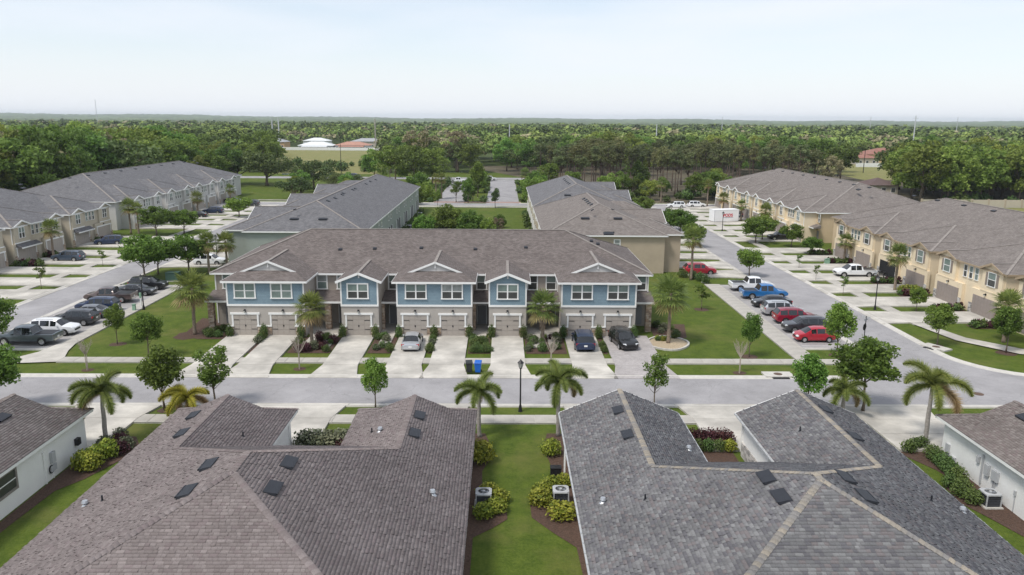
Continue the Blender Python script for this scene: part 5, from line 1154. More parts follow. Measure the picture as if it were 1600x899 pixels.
# --- shrubs and hedges
SHR = {}
def shrub_mesh(kind):
    if kind in SHR: return SHR[kind]
    leaf, n, ls, flat = {'bright': (L_BRIGHT, 900, 0.085, 0.85), 'hedge': (L_HEDGE, 800, 0.07, 0.9), 'purple': (L_PURPLE, 700, 0.075, 0.9), 'grey': (L_GREYG, 600, 0.08, 0.8), 'far': (L_HEDGE, 160, 0.16, 0.9), 'farp': (L_PURPLE, 160, 0.16, 0.9)}[kind]
    lob = [(0.25 * math.cos(a), 0.25 * math.sin(a), 0.42, 0.36, 0.36, 0.4) for a in (0, 1.26, 2.5, 3.8, 5.0)] + [(0, 0, 0.55, 0.4, 0.4, 0.42)]
    C, d = lobe_points(lob, n, 0.7, -0.9); C[:, 2] = np.abs(C[:, 2]); V, F = leaf_quads(C, NP.uniform(ls * 0.7, ls * 1.3, n), d, 0.3, 0.9)
    SHR[kind] = np_mesh('shrub', V, F, leaf); return SHR[kind]
def shrub(kind, x, y, s, label, group=None, sz=None, name='shrub', z=0.02):
    o = ob(name, shrub_mesh(kind), None, (x, y, z), rng.uniform(0, 6.28), (s * rng.uniform(0.92, 1.08), s * rng.uniform(0.92, 1.08), (sz or s) * rng.uniform(0.95, 1.05)))
    return tag(o, label, 'shrub', group)
G = 'yellow-green shrubs round the air conditioner left of the lawn strip'
for x, y, s in ((-0.75, 43.5, 1.1), (-0.15, 42.7, 1.2), (-0.3, 41.5, 1.15), (-1.05, 40.9, 1.15)): shrub('bright', x, y, s, 'yellow-green shrub around the air conditioner beside the brown villa', G, 0.85)
G = 'yellow-green shrubs round the air conditioner right of the lawn strip'
for x, y, s in ((2.6, 43.5, 1.2), (2.35, 42.4, 1.3), (3.1, 44.3, 1.15), (3.5, 40.9, 1.45), (3.9, 44.7, 0.9)): shrub('bright', x, y, s, 'yellow-green shrub around the air conditioner beside the grey villa', G, 0.95)
shrub('bright', -1.4, 48.2, 1.5, 'tall yellow-green shrub against the right wall of the brown villa', None, 1.6)
shrub('bright', 3.4, 49.3, 1.25, 'yellow-green shrub at the left front corner of the grey villa')
for i, (x, y) in enumerate(((-27.3, 47.2), (-26.9, 48.0), (-26.5, 48.9), (-26.7, 47.0))): shrub('bright', x, y, 1.3, 'yellow-green shrub in the row beside the white villa at the left', 'yellow-green shrubs beside the left white villa')
for x, y, k in ((-27.4, 50.3, 'grey'), (-26.6, 50.8, 'purple'), (-25.9, 50.2, 'grey'), (-27.0, 51.6, 'grey'), (-25.9, 49.4, 'purple')): shrub(k, x, y, 1.0, 'low %s shrub around the foot of the left feather palm' % ('burgundy' if k == 'purple' else 'grey-green'), 'shrubs at the left feather palm')
for i in range(6): shrub('hedge', 29.5 - 0.05 * i, 49.0 - 0.7 * i, 1.1, 'trimmed green hedge shrub along the right white villa', 'hedge along the right white villa', 0.95)
for x, y in ((28.3, 49.9), (29.0, 50.4), (29.6, 50.6)): shrub('hedge', x, y, 0.9, 'small round shrub at the foot of the right feather palm', 'shrubs at the right feather palm')
for x, y in ((28.1, 43.4), (28.6, 44.0), (28.4, 42.5), (28.2, 44.6)): shrub('hedge', x, y, 1.0, 'green shrub before the air conditioner of the right white villa', 'shrubs before the right air conditioner')
for i in range(6): shrub('purple', 12.9 + 0.62 * i, 51.2 + 0.1 * (i % 2), 1.15, 'burgundy shrub in the front court of the grey villa', 'burgundy hedge in the court')
for i in range(4): shrub('hedge' if i != 3 else 'bright', 13.6 + 0.75 * i, 50.0, 0.9, 'low shrub before the burgundy hedge in the court of the grey villa', 'low shrubs in the court of the grey villa')
shrub('hedge', 15.9, 46.3, 0.8, 'small shrub beside the court path of the grey villa')
for i in range(5): shrub('grey', -13.5 + 0.72 * i, 50.2 + 0.1 * (i % 2), 1.6, 'grey-green hedge shrub in the front court of the brown villa', 'hedge in the court of the brown villa', 1.5)
for i in range(2): shrub('purple', -10.9 + 0.5 * i, 49.6, 1.0, 'reddish shrub at the end of the hedge in the brown villa court', 'reddish shrubs in the brown villa court')
for i in range(40): shrub('far', rng.choice((-19.2, -9.9, -5.1, 5.2)) + rng.uniform(-0.5, 0.5), rng.uniform(211, 288), rng.uniform(1.2, 2.4), 'shrub along the edge of the entrance road', 'shrubs along the entrance road')
# beds before the blue terrace
for x0, x1, seed in ((-21.0, -16.9, 1), (-13.1, -10.9, 2), (-3.3, -1.25, 3), (2.4, 6.3, 4), (-24.9, -24.6, 5), (-7.25, -6.95, 6), (9.98, 10.2, 7), (-31.4, -29.1, 8), (16.4, 18.8, 9)):
    q = random.Random(seed); n = max(4, int((x1 - x0) * 4))
    nm = {1: 'first recess', 2: 'second recess', 3: 'third recess', 4: 'fourth recess', 5: 'first garage pair', 6: 'second garage pair', 7: 'third garage pair', 8: 'left end', 9: 'right end'}[seed]
    for i in range(n):
        y = q.uniform(73.0, 77.6) if seed < 8 else q.uniform(77.8, 83.0); k = q.choice(['hedge', 'hedge', 'grey', 'purple' if seed in (1, 4) else 'hedge'])
        shrub(k, q.uniform(x0 + 0.15, x1 - 0.1) if x1 - x0 > 1 else (x0 + x1) / 2, y, q.uniform(0.6, 1.0), '%s shrub in the bed by the %s of the blue terrace' % ({'hedge': 'green', 'grey': 'grey-green', 'purple': 'burgundy'}[k], nm), 'shrubs before the ' + nm)
for g in (-28.3, -24.75, -20.9, -16.6, -13.2, -10.75, -7.1, -3.4, -1.1, 2.25, 6.4, 10.1, 13.8):      # clipped upright shrubs by the garages
    shrub('hedge', g, 77.95, 0.75, 'clipped upright shrub beside a garage door of the blue terrace', 'clipped shrubs by the blue terrace garages', 1.55)
for i in range(5): shrub('hedge', -2.9 + 0.42 * i, 73.0, 0.75, 'clipped shrub of the low hedge at the third recess', 'low hedge at the third recess')
for i in range(6): shrub('bright' if i % 2 else 'hedge', 16.2 + 0.5 * (i % 3), 77.2 + 0.4 * (i // 3), 0.55, 'tiny plant in the gravel island by the right sabal palm', 'plants in the gravel island')
for k, y in enumerate((79.4, 87.3, 95.2, 103.0, 110.8, 118.7, 126.5)):
    for i in range(8): shrub(('far', 'farp', 'far')[i % 3], 52.8 + 0.45 * i, y + 3.9 + rng.uniform(-0.4, 0.4), rng.uniform(0.8, 1.1), 'small shrub in a bed between the drives of the nearer cream terrace', 'shrubs along the nearer cream terrace')
for k, y in enumerate((113.0, 120.7, 137.0)):
    for i in range(7): shrub(('far', 'farp', 'far')[i % 3], -73.8 + 0.6 * i, y + 3.85 + rng.uniform(-0.4, 0.4), rng.uniform(0.9, 1.3), 'small shrub in a bed between the drives of the beige terrace', 'shrubs along the beige terrace')
for i in range(4): shrub('bright', 53.4 + 0.6 * i, 100.4, 1.2, 'yellow-green shrub below the tall palm of the cream terrace', 'yellow shrubs under the cream terrace palm')
for i in range(10): shrub('far', 5.4, 118 + 7.4 * i, rng.uniform(1.2, 1.8), 'shrub along the back wall of the beige terraces', 'shrubs behind the beige terraces')
for i in range(9): shrub('far', -19.4, 124 + 7.6 * i, rng.uniform(1.2, 1.8), 'shrub along the back wall of the sage terrace', 'shrubs behind the sage terrace')
for x, y in ((28.2, 108), (27.6, 109.4), (26.4, 110.6), (28.6, 106.4)): shrub('hedge', x, y, 1.3, 'shrub by the corner of the beige terrace near the red car', 'shrubs near the red car')
# ================================================================== VEHICLES
def paint(name, c, metal=0.25, rough=0.28): return mat(name, c, rough, 0.0, metal=metal, spec=0.5, coat=0.6)
# stations: (x, z_low, z_belt, z_top, half_width, half_top, glass_to_next) from tail (-) to nose (+)
def body_stations(kind):
    if kind == 'sedan':   L, W = 4.75, 0.91; S = [(-2.37, .42, .72, .74, .72, .6, 0), (-2.28, .3, .92, .95, .86, .7, 0), (-1.75, .22, .98, 1.02, .9, .68, 'w'), (-1.05, .2, .97, 1.42, .91, .58, 's'), (-0.2, .2, .95, 1.46, .91, .6, 0), (-0.1, .2, .95, 1.46, .91, .6, 's'), (0.55, .2, .93, 1.4, .91, .6, 'w'), (1.2, .2, .9, .95, .9, .7, 0), (2.0, .24, .8, .84, .86, .66, 0), (2.3, .34, .66, .68, .74, .55, 0)]
    elif kind == 'hatch': L, W = 4.05, 0.86; S = [(-2.02, .42, .8, .84, .7, .58, 0), (-1.96, .3, .95, 1.0, .82, .62, 'w'), (-1.55, .22, .98, 1.46, .85, .56, 's'), (-0.9, .2, .96, 1.52, .86, .58, 0), (-0.8, .2, .96, 1.52, .86, .58, 's'), (0.0, .2, .95, 1.52, .86, .58, 0), (0.1, .2, .95, 1.51, .86, .58, 's'), (0.6, .2, .94, 1.42, .86, .58, 'w'), (1.25, .2, .93, .98, .85, .66, 0), (1.8, .25, .8, .84, .8, .6, 0), (2.0, .34, .64, .66, .68, .5, 0)]
    elif kind == 'suv':   L, W = 4.7, 0.95; S = [(-2.35, .48, .9, .95, .8, .66, 0), (-2.3, .34, 1.05, 1.1, .9, .7, 'w'), (-1.95, .26, 1.08, 1.62, .94, .66, 's'), (-1.15, .24, 1.06, 1.7, .95, .68, 0), (-1.03, .24, 1.06, 1.7, .95, .68, 's'), (-0.1, .24, 1.05, 1.7, .95, .68, 0), (0.02, .24, 1.05, 1.7, .95, .68, 's'), (0.6, .24, 1.04, 1.6, .95, .68, 'w'), (1.2, .24, 1.03, 1.08, .94, .76, 0), (2.05, .3, .95, .99, .9, .7, 0), (2.34, .4, .78, .8, .78, .6, 0)]
    elif kind == 'van':   L, W = 5.1, 0.99; S = [(-2.55, .46, .95, 1.0, .86, .7, 0), (-2.5, .32, 1.05, 1.1, .94, .74, 'w'), (-2.25, .24, 1.06, 1.68, .98, .74, 's'), (-1.3, .22, 1.05, 1.75, .99, .76, 0), (-1.18, .22, 1.05, 1.75, .99, .76, 's'), (0.0, .22, 1.03, 1.74, .99, .76, 0), (0.12, .22, 1.03, 1.74, .99, .76, 's'), (0.8, .22, 1.01, 1.6, .99, .74, 'w'), (1.65, .22, .98, 1.04, .97, .74, 0), (2.3, .28, .86, .9, .9, .68, 0), (2.54, .38, .72, .74, .78, .58, 0)]
    else:                 L, W = 5.8, 1.0; S = [(-2.9, .52, 1.08, 1.12, .94, .92, 0), (-2.84, .42, 1.14, 1.16, .98, .94, 0), (-0.95, .4, 1.14, 1.16, 1.0, .94, 0), (-0.9, .4, 1.14, 1.2, 1.0, .8, 'w'), (-0.62, .4, 1.14, 1.84, 1.0, .7, 's'), (0.15, .4, 1.13, 1.9, 1.0, .72, 0), (0.25, .4, 1.13, 1.9, 1.0, .72, 's'), (0.95, .4, 1.12, 1.82, 1.0, .72, 'w'), (1.6, .4, 1.14, 1.2, 1.0, .82, 0), (2.6, .46, 1.06, 1.1, .97, .8, 0), (2.9, .54, .86, .88, .9, .72, 0)]
    return L, W, S
CARM = {}
def car_meshes(kind, pm):
    key = (kind, pm.name)
    if key in CARM: return CARM[key]
    L, W, S = body_stations(kind); b = MB(); gl = {'windscreen': MB(), 'rear_window': MB()}; sides = []
    def ring(s):
        x, zl, zb, zt, hw, ht, _ = s; zm = zl + (zb - zl) * 0.5; cab = zt - zb > 0.2
        return [Vector(p) for p in ((x, hw * 0.86, zl), (x, hw * 0.98, zl + 0.12), (x, hw, zm), (x, hw * 0.97, zb), (x, ht + (0.06 if cab else 0.1), zt - 0.09 if cab else zt - 0.012), (x, ht * 0.72, zt), (x, 0, zt + 0.02))]
    rr = [ring(s) for s in S]
    for i in range(len(S) - 1):
        A, B = rr[i], rr[i + 1]; fl = S[i][6]
        for sg in (1, -1):
            f = lambda p: (p.x, p.y * sg, p.z)
            for j in range(6):
                q = [f(A[j]), f(B[j]), f(B[j + 1]), f(A[j + 1])]
                if sg < 0: q = q[::-1]
                tgt, m = b, pm
                if j == 3 and fl == 's': tgt, m = MB(), M_GLASS; sides.append(tgt)
                if fl == 'w' and j >= 4: tgt, m = (gl['windscreen'] if S[i][0] > 0 else gl['rear_window']), M_GLASS
                if fl == 'w' and j == 3 and kind in ('sedan',) : pass
                tgt.poly(q, m)
    for r in (rr[0], rr[-1]):
        pts = [(p.x, p.y, p.z) for p in r] + [(p.x, -p.y, p.z) for p in r[::-1]]; b.poly(pts if r is rr[0] else pts[::-1], pm)
    b.poly([(S[1][0], -W * .85, S[1][1]), (S[1][0], W * .85, S[1][1]), (S[-2][0], W * .85, S[-2][1]), (S[-2][0], -W * .85, S[-2][1])], M_DARK)
    out = {'body': b.mesh('body', False)}
    me = out['body']; bm = bmesh.new(); bm.from_mesh(me); bmesh.ops.remove_doubles(bm, verts=bm.verts, dist=0.002); bm.to_mesh(me); bm.free()
    me.polygons.foreach_set('use_smooth', [True] * len(me.polygons))
    try: me.set_sharp_from_angle(angle=R(32))
    except Exception: pass
    for k, g in gl.items():
        if g.f: out[k] = g.mesh(k)
    for k, g in enumerate(sides): out['side_window%d' % k] = g.mesh('side_window')
    wr = {'sedan': .33, 'hatch': .31, 'suv': .37, 'van': .36, 'pickup': .42}[kind]; fx = {'sedan': (1.45, -1.4), 'hatch': (1.3, -1.25), 'suv': (1.42, -1.35), 'van': (1.6, -1.5), 'pickup': (1.95, -1.75)}[kind]
    ty = MB(); ty.tube([(0, -0.11, 0), (0, -0.09, 0), (0, 0.09, 0), (0, 0.11, 0)], [wr * 0.86, wr, wr, wr * 0.86], M_TYRE, 18); out['wheel'] = ty.mesh('wheel')
    rm = MB(); rm.tube([(0, 0.1, 0), (0, 0.122, 0)], [wr * 0.64, wr * 0.6], M_RIM, 14)
    for k in range(5):
        a = 2 * math.pi * k / 5; rm.beam((0, 0.118, 0), (wr * 0.62 * math.cos(a), 0.118, wr * 0.62 * math.sin(a)), wr * 0.16, 0.03, M_CHROME, (0, 1, 0))
    rm.tube([(0, 0.119, 0), (0, 0.121, 0)], [wr * 0.5, wr * 0.5], M_DARK, 14); out['rim'] = rm.mesh('rim')
    ar = MB()
    n = 12
    for k in range(n):
        a0, a1 = math.pi * k / n, math.pi * (k + 1) / n
        for (ri, ro) in ((0, wr * 1.13),): ar.poly([(0, 0, 0), (ro * math.cos(a0), 0, ro * math.sin(a0)), (ro * math.cos(a1), 0, ro * math.sin(a1))], M_DARK)
    out['wheel_arch'] = ar.mesh('wheel_arch')
    xr, xf = S[0][0], S[-1][0]; zb = S[1][2]
    t_ = MB().box(-0.05, 0.05, -0.14, 0.14, -0.09 if kind != 'pickup' else -0.2, 0.09 if kind != 'pickup' else 0.16, M_RED_L); out['tail_light'] = t_.mesh('tail_light')
    h_ = MB().hexa([(-0.16, -0.18, -0.07), (0.1, -0.16, -0.07), (0.02, 0.14, -0.07), (-0.2, 0.16, -0.07)], [(-0.2, -0.18, 0.07), (0.04, -0.16, 0.06), (-0.05, 0.14, 0.07), (-0.24, 0.16, 0.08)], M_HEAD); out['headlight'] = h_.mesh('headlight')
    out['grille'] = MB().box(-0.03, 0.03, -0.5, 0.5, -0.12, 0.09, M_DARK).mesh('grille'); out['plate'] = MB().box(-0.012, 0.012, -0.16, 0.16, -0.08, 0.08, M_WHITE).mesh('number_plate')
    out['mirror'] = MB().hexa([(-0.06, 0, -0.07), (0.08, 0, -0.07), (0.06, 0.18, -0.06), (-0.06, 0.18, -0.06)], [(-0.06, 0, 0.07), (0.06, 0, 0.07), (0.04, 0.18, 0.08), (-0.06, 0.18, 0.08)], pm).mesh('mirror')
    out['bumper'] = MB().hexa([(-0.06, -W * 0.84, -0.1), (0.07, -W * 0.7, -0.1), (0.07, W * 0.7, -0.1), (-0.06, W * 0.84, -0.1)], [(-0.06, -W * 0.84, 0.1), (0.06, -W * 0.7, 0.08), (0.06, W * 0.7, 0.08), (-0.06, W * 0.84, 0.1)], pm if kind != 'pickup' else M_CHROME).mesh('bumper')
    out['handle'] = MB().box(-0.1, 0.1, -0.012, 0.02, -0.018, 0.018, pm).mesh('door_handle')
    if kind in ('suv', 'van'): out['rail'] = MB().tube([(-1.5, 0, 0), (-1.45, 0, 0.06), (0.2, 0, 0.06), (0.25, 0, 0)], 0.018, M_DARK, 5).mesh('roof_rail')
    if kind == 'pickup': out['bed'] = MB().box(-2.72, -1.0, -0.78, 0.78, 1.165, 1.19, M_DARK).mesh('bed_liner')
    CARM[key] = (out, L, W, S, wr, fx); return CARM[key]
def car(kind, pm, x, y, hd, label, name=None):
    out, L, W, S, wr, fx = car_meshes(kind, pm)
    t = thing(name or {'sedan': 'parked_sedan', 'hatch': 'parked_hatchback', 'suv': 'parked_suv', 'van': 'parked_minivan', 'pickup': 'parked_pickup'}[kind], label, {'suv': 'car', 'sedan': 'car', 'hatch': 'car', 'van': 'minivan', 'pickup': 'pickup'}[kind], (x, y, 0.03), R(hd))
    for k in out:
        if k in ('body', 'windscreen', 'rear_window') or k.startswith('side_window'): ob(k.rstrip('0123456789'), out[k], t)
    for wx in fx:
        for sg in (1, -1):
            w = ob('wheel', out['wheel'], t, (wx, sg * (W - 0.075), wr), math.pi if sg < 0 else 0); ob('rim', out['rim'], w)
            ob('wheel_arch', out['wheel_arch'], t, (wx, sg * (W * 0.985 + 0.012), wr), 0 if sg < 0 else math.pi) if False else ob('wheel_arch', out['wheel_arch'], t, (wx, sg * (W + 0.006), wr))
    xr, xf = S[0][0], S[-1][0]; zh = (S[-2][1] + S[-2][3]) / 2 + 0.08
    for sg in (1, -1):
        ob('tail_light', out['tail_light'], t, (S[1][0] + 0.01, sg * W * 0.8, S[1][2] - 0.1 if kind != 'pickup' else 0.95)); hl = ob('headlight', out['headlight'], t, (S[-2][0] + 0.22, sg * W * 0.68, S[-1][3] + 0.02)); hl.scale = (1, sg, 1)
        mr = ob('mirror', out['mirror'], t, ([s for s in S if s[6] == 'w'][-1][0] + 0.15, sg * W * 0.95, [s for s in S if s[6] == 'w'][-1][2] + 0.06)); mr.scale = (1, sg, 1)
        for hx in (-0.75, 0.15): ob('door_handle', out['handle'], t, (hx, sg * (W * 0.985), 0.88 if kind != 'pickup' else 1.0), math.pi if sg > 0 else 0)
        if 'rail' in out: ob('roof_rail', out['rail'], t, (0, sg * 0.62, [s for s in S if s[0] > -0.2][0][3] - 0.02))
    ob('grille', out['grille'], t, (xf + 0.012, 0, (S[-1][1] + S[-1][3]) / 2)); ob('number_plate', out['plate'], t, (xr - 0.014, 0, 0.78 if kind != 'sedan' else 0.64))
    ob('bumper', out['bumper'], t, (xf - 0.02, 0, S[-1][1] + 0.06)); b2_ = ob('bumper', out['bumper'], t, (xr + 0.02, 0, S[0][1] + 0.08), math.pi)
    if 'bed' in out: ob('bed_liner', out['bed'], t)
    return t
P_WH = paint('white_paint', (0.75, 0.76, 0.77), 0.0); P_SIL = paint('silver_paint', (0.52, 0.53, 0.55), 0.5); P_BLK = paint('black_paint', (0.012, 0.012, 0.014), 0.1)
P_NAVY = paint('navy_paint', (0.02, 0.035, 0.085), 0.3); P_BLUE = paint('bright_blue_paint', (0.02, 0.16, 0.42), 0.3); P_RED = paint('red_paint', (0.42, 0.012, 0.03), 0.2)
P_DRED = paint('dark_red_paint', (0.27, 0.008, 0.03), 0.2); P_SLATE = paint('slate_paint', (0.085, 0.105, 0.12), 0.35); P_BROWN = paint('brown_grey_paint', (0.115, 0.085, 0.078), 0.35)
P_CHAR = paint('charcoal_paint', (0.05, 0.053, 0.06), 0.3); P_GRY = paint('grey_paint', (0.16, 0.17, 0.185), 0.4); P_GRBL = paint('grey_blue_paint', (0.065, 0.09, 0.13), 0.4)
CARS = [('pickup', P_WH, 33.7, 102.0, 0, 'white pickup in the right parking bays, farthest of the row'), ('pickup', P_BLUE, 33.75, 97.2, 0, 'bright blue pickup in the right parking bays'),
    ('sedan', P_BLK, 33.2, 92.6, 180, 'black sedan in the right parking bays next to the blue pickup'), ('suv', P_SIL, 33.1, 88.6, 0, 'silver estate-like car in the right parking bays'),
    ('suv', P_DRED, 33.3, 85.0, 0, 'dark red minivan-like car in the right parking bays'), ('suv', P_CHAR, 33.0, 81.2, 180, 'charcoal car in the right parking bays beside the red hatchback'), ('hatch', P_RED, 32.6, 77.6, 180, 'small red hatchback in the nearest right parking bay'),
    ('pickup', P_SLATE, -47.6, 75.7, 180, 'slate pickup in the nearest left parking bay'), ('suv', P_WH, -47.0, 79.2, 0, 'white car in the left parking bays beside the slate pickup'), ('suv', P_CHAR, -47.0, 83.2, 180, 'charcoal car with red lights in the left parking bays'),
    ('sedan', P_GRY, -47.0, 86.3, 180, 'grey sedan in the left parking bays half hidden behind the charcoal car'), ('suv', P_NAVY, -47.6, 89.2, 180, 'navy car in the left parking bays'), ('pickup', P_BROWN, -48.4, 93.9, 180, 'brown-grey pickup in the left parking bays'),
    ('sedan', P_CHAR, -47.0, 97.8, 0, 'dark sedan in the left parking bays next to the brown pickup'), ('suv', P_BLK, -47.0, 101.2, 0, 'black car in the farthest left parking bay'),
    ('sedan', P_SIL, -9.0, 75.0, 91, 'silver sedan on a drive of the blue terrace, tail to the street'), ('van', P_NAVY, 8.2, 75.2, 90, 'navy minivan on a drive of the blue terrace, tail to the street'), ('suv', P_BLK, 12.3, 75.4, -80, 'black car on the paver drive, nose to the street'),
    ('suv', P_RED, 29.4, 113.0, 0, 'red car on the drive of the beige terrace'), ('pickup', P_WH, 52.0, 111.6, 180, 'white pickup on a drive of the nearer cream terrace'),
    ('suv', P_GRBL, -68.6, 121.4, 180, 'grey-blue car on a drive of the beige terrace'), ('suv', P_NAVY, -70.2, 137.6, 200, 'navy car at a garage of the beige terrace by the left street'), ('suv', P_WH, -45.4, 118.8, 0, 'white car on the drive of the sage terrace'),
    ('suv', P_NAVY, -68.5, 183.8, 180, 'navy car on a drive of the pale grey terrace'), ('suv', P_CHAR, -64.8, 199.6, 180, 'charcoal car on the far drive of the pale grey terrace'), ('sedan', P_BLK, -69.5, 176.3, 180, 'black sedan on a drive of the pale grey terrace'),
    ('suv', P_WH, 45.2, 201.5, 180, 'white car parked at the north end of the right street, left of two'), ('suv', P_WH, 51.0, 203.0, 0, 'white car parked at the north end of the right street, right of two'), ('suv', P_NAVY, 55.4, 182.4, 90, 'blue car by the tan terrace beyond the container'),
    ('suv', P_BLK, 53.5, 147.2, 180, 'black car on the first drive of the tan terrace'), ('pickup', P_WH, -16.0, 279.0, 0, 'white pickup at the far end of the entrance road'), ('suv', P_WH, -4.6, 289.0, 0, 'white car waiting on the far avenue'), ('suv', P_GRBL, -56.5, 298.6, 0, 'blue car driving on the far avenue'),
    ('sedan', P_BLK, -72.0, 208.2, 0, 'dark car on the cross street at the far left')]
for kd, pm, x, y, hd, lb in CARS: car(kd, pm, x, y, hd, lb)
# ================================================================== STREET FURNITURE AND SMALL THINGS
def lamp_post(x, y, h, label):
    t = thing('street_lamp', label, 'street lamp', (x, y, 0)); b = MB()
    b.tube([(0, 0, 0), (0, 0, 0.12), (0, 0, 0.5), (0, 0, 0.6), (0, 0, h - 0.75)], [0.17, 0.16, 0.1, 0.07, 0.055], M_DARK, 10); b.tube([(0, 0, h - 0.8), (0, 0, h - 0.72), (0, 0, h - 0.66)], [0.06, 0.13, 0.09], M_DARK, 10); b.build('post', t)
    MB().tube([(0, 0, h - 0.66), (0, 0, h - 0.3)], [0.13, 0.21], M_LAMPGLASS, 6).build('lantern', t)
    fr = MB()
    for k in range(6):
        a = 2 * math.pi * k / 6; fr.beam((0.135 * math.cos(a), 0.135 * math.sin(a), h - 0.66), (0.215 * math.cos(a), 0.215 * math.sin(a), h - 0.3), 0.025, 0.025, M_DARK)
    fr.build('cage', t); MB().tube([(0, 0, h - 0.3), (0, 0, h - 0.22), (0, 0, h - 0.08), (0, 0, h)], [0.27, 0.2, 0.06, 0.02], M_DARK, 8).build('cap', t)
lamp_post(1.46, 57.4, 4.3, 'black lantern street lamp on the near verge before the lawn strip')
lamp_post(-42.6, 89.9, 4.3, 'black lantern street lamp beside the brown-grey pickup')
lamp_post(45.5, 91.3, 4.3, 'black lantern street lamp on the verge before the cream terrace')
lamp_post(-45.6, 122.5, 4.2, 'black lantern street lamp near the sage terrace palms')
lamp_post(45.3, 158.0, 4.2, 'black lantern street lamp farther up the right street')
# street-name / stop sign seen from behind
t = thing('street_sign', 'street sign post with round dark disc seen edge-on at the right junction', 'sign', (36.9, 75.6, 0), R(40))
MB().tube([(0, 0, 0), (0, 0, 3.2)], 0.045, M_DARK, 8).build('post', t)
s_ = MB(); s_.tube([(0, 0.05, 2.05), (0, 0.07, 2.05)], 0.38, M_DARK, 8); s_.build('disc', t); MB().box(-0.42, 0.42, -0.015, 0.015, 2.75, 2.95, M_PVC).build('name_plate', t); MB().box(-0.015, 0.015, -0.42, 0.42, 2.97, 3.17, M_PVC).build('name_plate', t)
# wheelie bins
def bin_(x, y, m, label, rz=0.0):
    t = thing('wheelie_bin', label, 'bin', (x, y, 0.12), rz)
    MB().hexa([(-0.22, -0.22, 0.08), (0.22, -0.22, 0.08), (0.22, 0.22, 0.08), (-0.22, 0.22, 0.08)], [(-0.3, -0.32, 0.95), (0.3, -0.32, 0.95), (0.3, 0.34, 0.95), (-0.3, 0.34, 0.95)], m).build('body', t)
    MB().hexa([(-0.32, -0.36, 0.955), (0.32, -0.36, 0.955), (0.32, 0.38, 0.955), (-0.32, 0.38, 0.955)], [(-0.28, -0.3, 1.02), (0.28, -0.3, 1.02), (0.3, 0.36, 1.07), (-0.3, 0.36, 1.07)], m).build('lid', t)
    MB().tube([(-0.25, 0.42, 0.95), (0.25, 0.42, 0.95)], 0.025, m, 6).build('handle', t)
    for sg in (-1, 1): MB().tube([(sg * 0.24, 0.26, 0.1), (sg * 0.3, 0.26, 0.1)], 0.11, M_TYRE, 10).build('wheel', t)
bin_(-2.95, 66.6, mat('black_bin', (0.03, 0.035, 0.035), 0.5), 'black wheelie bin at the kerb before the blue terrace', 0.1)
bin_(-2.15, 66.6, mat('blue_bin', (0.01, 0.12, 0.5), 0.45), 'blue wheelie bin at the kerb before the blue terrace', -0.1)
# air conditioners
def ac(x, y, label, rz=0.0):
    t = thing('air_conditioner', label, 'air conditioner', (x, y, 0.03), rz); MB().box(-0.55, 0.55, -0.55, 0.55, 0, 0.08, M_CONC2).build('pad', t)
    lm = mat('ac_louvre', (0.06, 0.065, 0.075), 0.5, 0.1)
    MB().box(-0.4, 0.4, -0.4, 0.4, 0.08, 0.8, lm).build('coil', t)
    for k in range(9): MB().box(-0.42, 0.42, -0.42, 0.42, 0.14 + k * 0.072, 0.155 + k * 0.072, M_DARK).build('louvre', t) if k % 2 == 0 else None
    for a in (-1, 1):
        for b in (-1, 1): MB().box(a * 0.43 - 0.03, a * 0.43 + 0.03, b * 0.43 - 0.03, b * 0.43 + 0.03, 0.08, 0.82, M_PVC).build('corner_post', t)
    tp = MB(); n = 20
    for k in range(n):
        a0, a1 = 2 * math.pi * k / n, 2 * math.pi * (k + 1) / n
        def sq(a): q = 0.48 / max(abs(math.cos(a)), abs(math.sin(a))); return (q * math.cos(a), q * math.sin(a))
        p, q = sq(a0), sq(a1); tp.poly([(0.33 * math.cos(a0), 0.33 * math.sin(a0), 0.9), (*p, 0.88), (*q, 0.88), (0.33 * math.cos(a1), 0.33 * math.sin(a1), 0.9)], M_PVC); tp.poly([(*p, 0.8), (*q, 0.8), (*q, 0.88), (*p, 0.88)], M_PVC)
    tp.build('top_panel', t); MB().tube([(0, 0, 0.8), (0, 0, 0.812)], 0.34, M_INT, 18).build('well', t)
    for k in range(3):
        a = 2 * math.pi * k / 3; MB().hexa([(0.05 * math.cos(a), 0.05 * math.sin(a), 0.83), (0.3 * math.cos(a - 0.3), 0.3 * math.sin(a - 0.3), 0.82), (0.3 * math.cos(a + 0.3), 0.3 * math.sin(a + 0.3), 0.86), (0.05 * math.cos(a + 1.5), 0.05 * math.sin(a + 1.5), 0.84)], [(0.05 * math.cos(a), 0.05 * math.sin(a), 0.836), (0.3 * math.cos(a - 0.3), 0.3 * math.sin(a - 0.3), 0.826), (0.3 * math.cos(a + 0.3), 0.3 * math.sin(a + 0.3), 0.866), (0.05 * math.cos(a + 1.5), 0.05 * math.sin(a + 1.5), 0.846)], mat('fan_blade', (0.2, 0.22, 0.25), 0.4)).build('fan_blade', t)
    MB().tube([(0, 0, 0.82), (0, 0, 0.92)], 0.09, M_PVC, 10).build('hub', t)
    g = MB()
    for r_ in (0.14, 0.22, 0.3):
        for k in range(18):
            a0, a1 = 2 * math.pi * k / 18, 2 * math.pi * (k + 1) / 18; g.beam((r_ * math.cos(a0), r_ * math.sin(a0), 0.905), (r_ * math.cos(a1), r_ * math.sin(a1), 0.905), 0.008, 0.008, M_PVC)
    g.build('guard', t)
ac(-1.05, 42.3, 'air conditioner among yellow shrubs on the left of the lawn strip'); ac(3.55, 42.6, 'air conditioner among yellow shrubs on the right of the lawn strip'); ac(29.25, 42.3, 'air conditioner beside the white villa at the right edge')
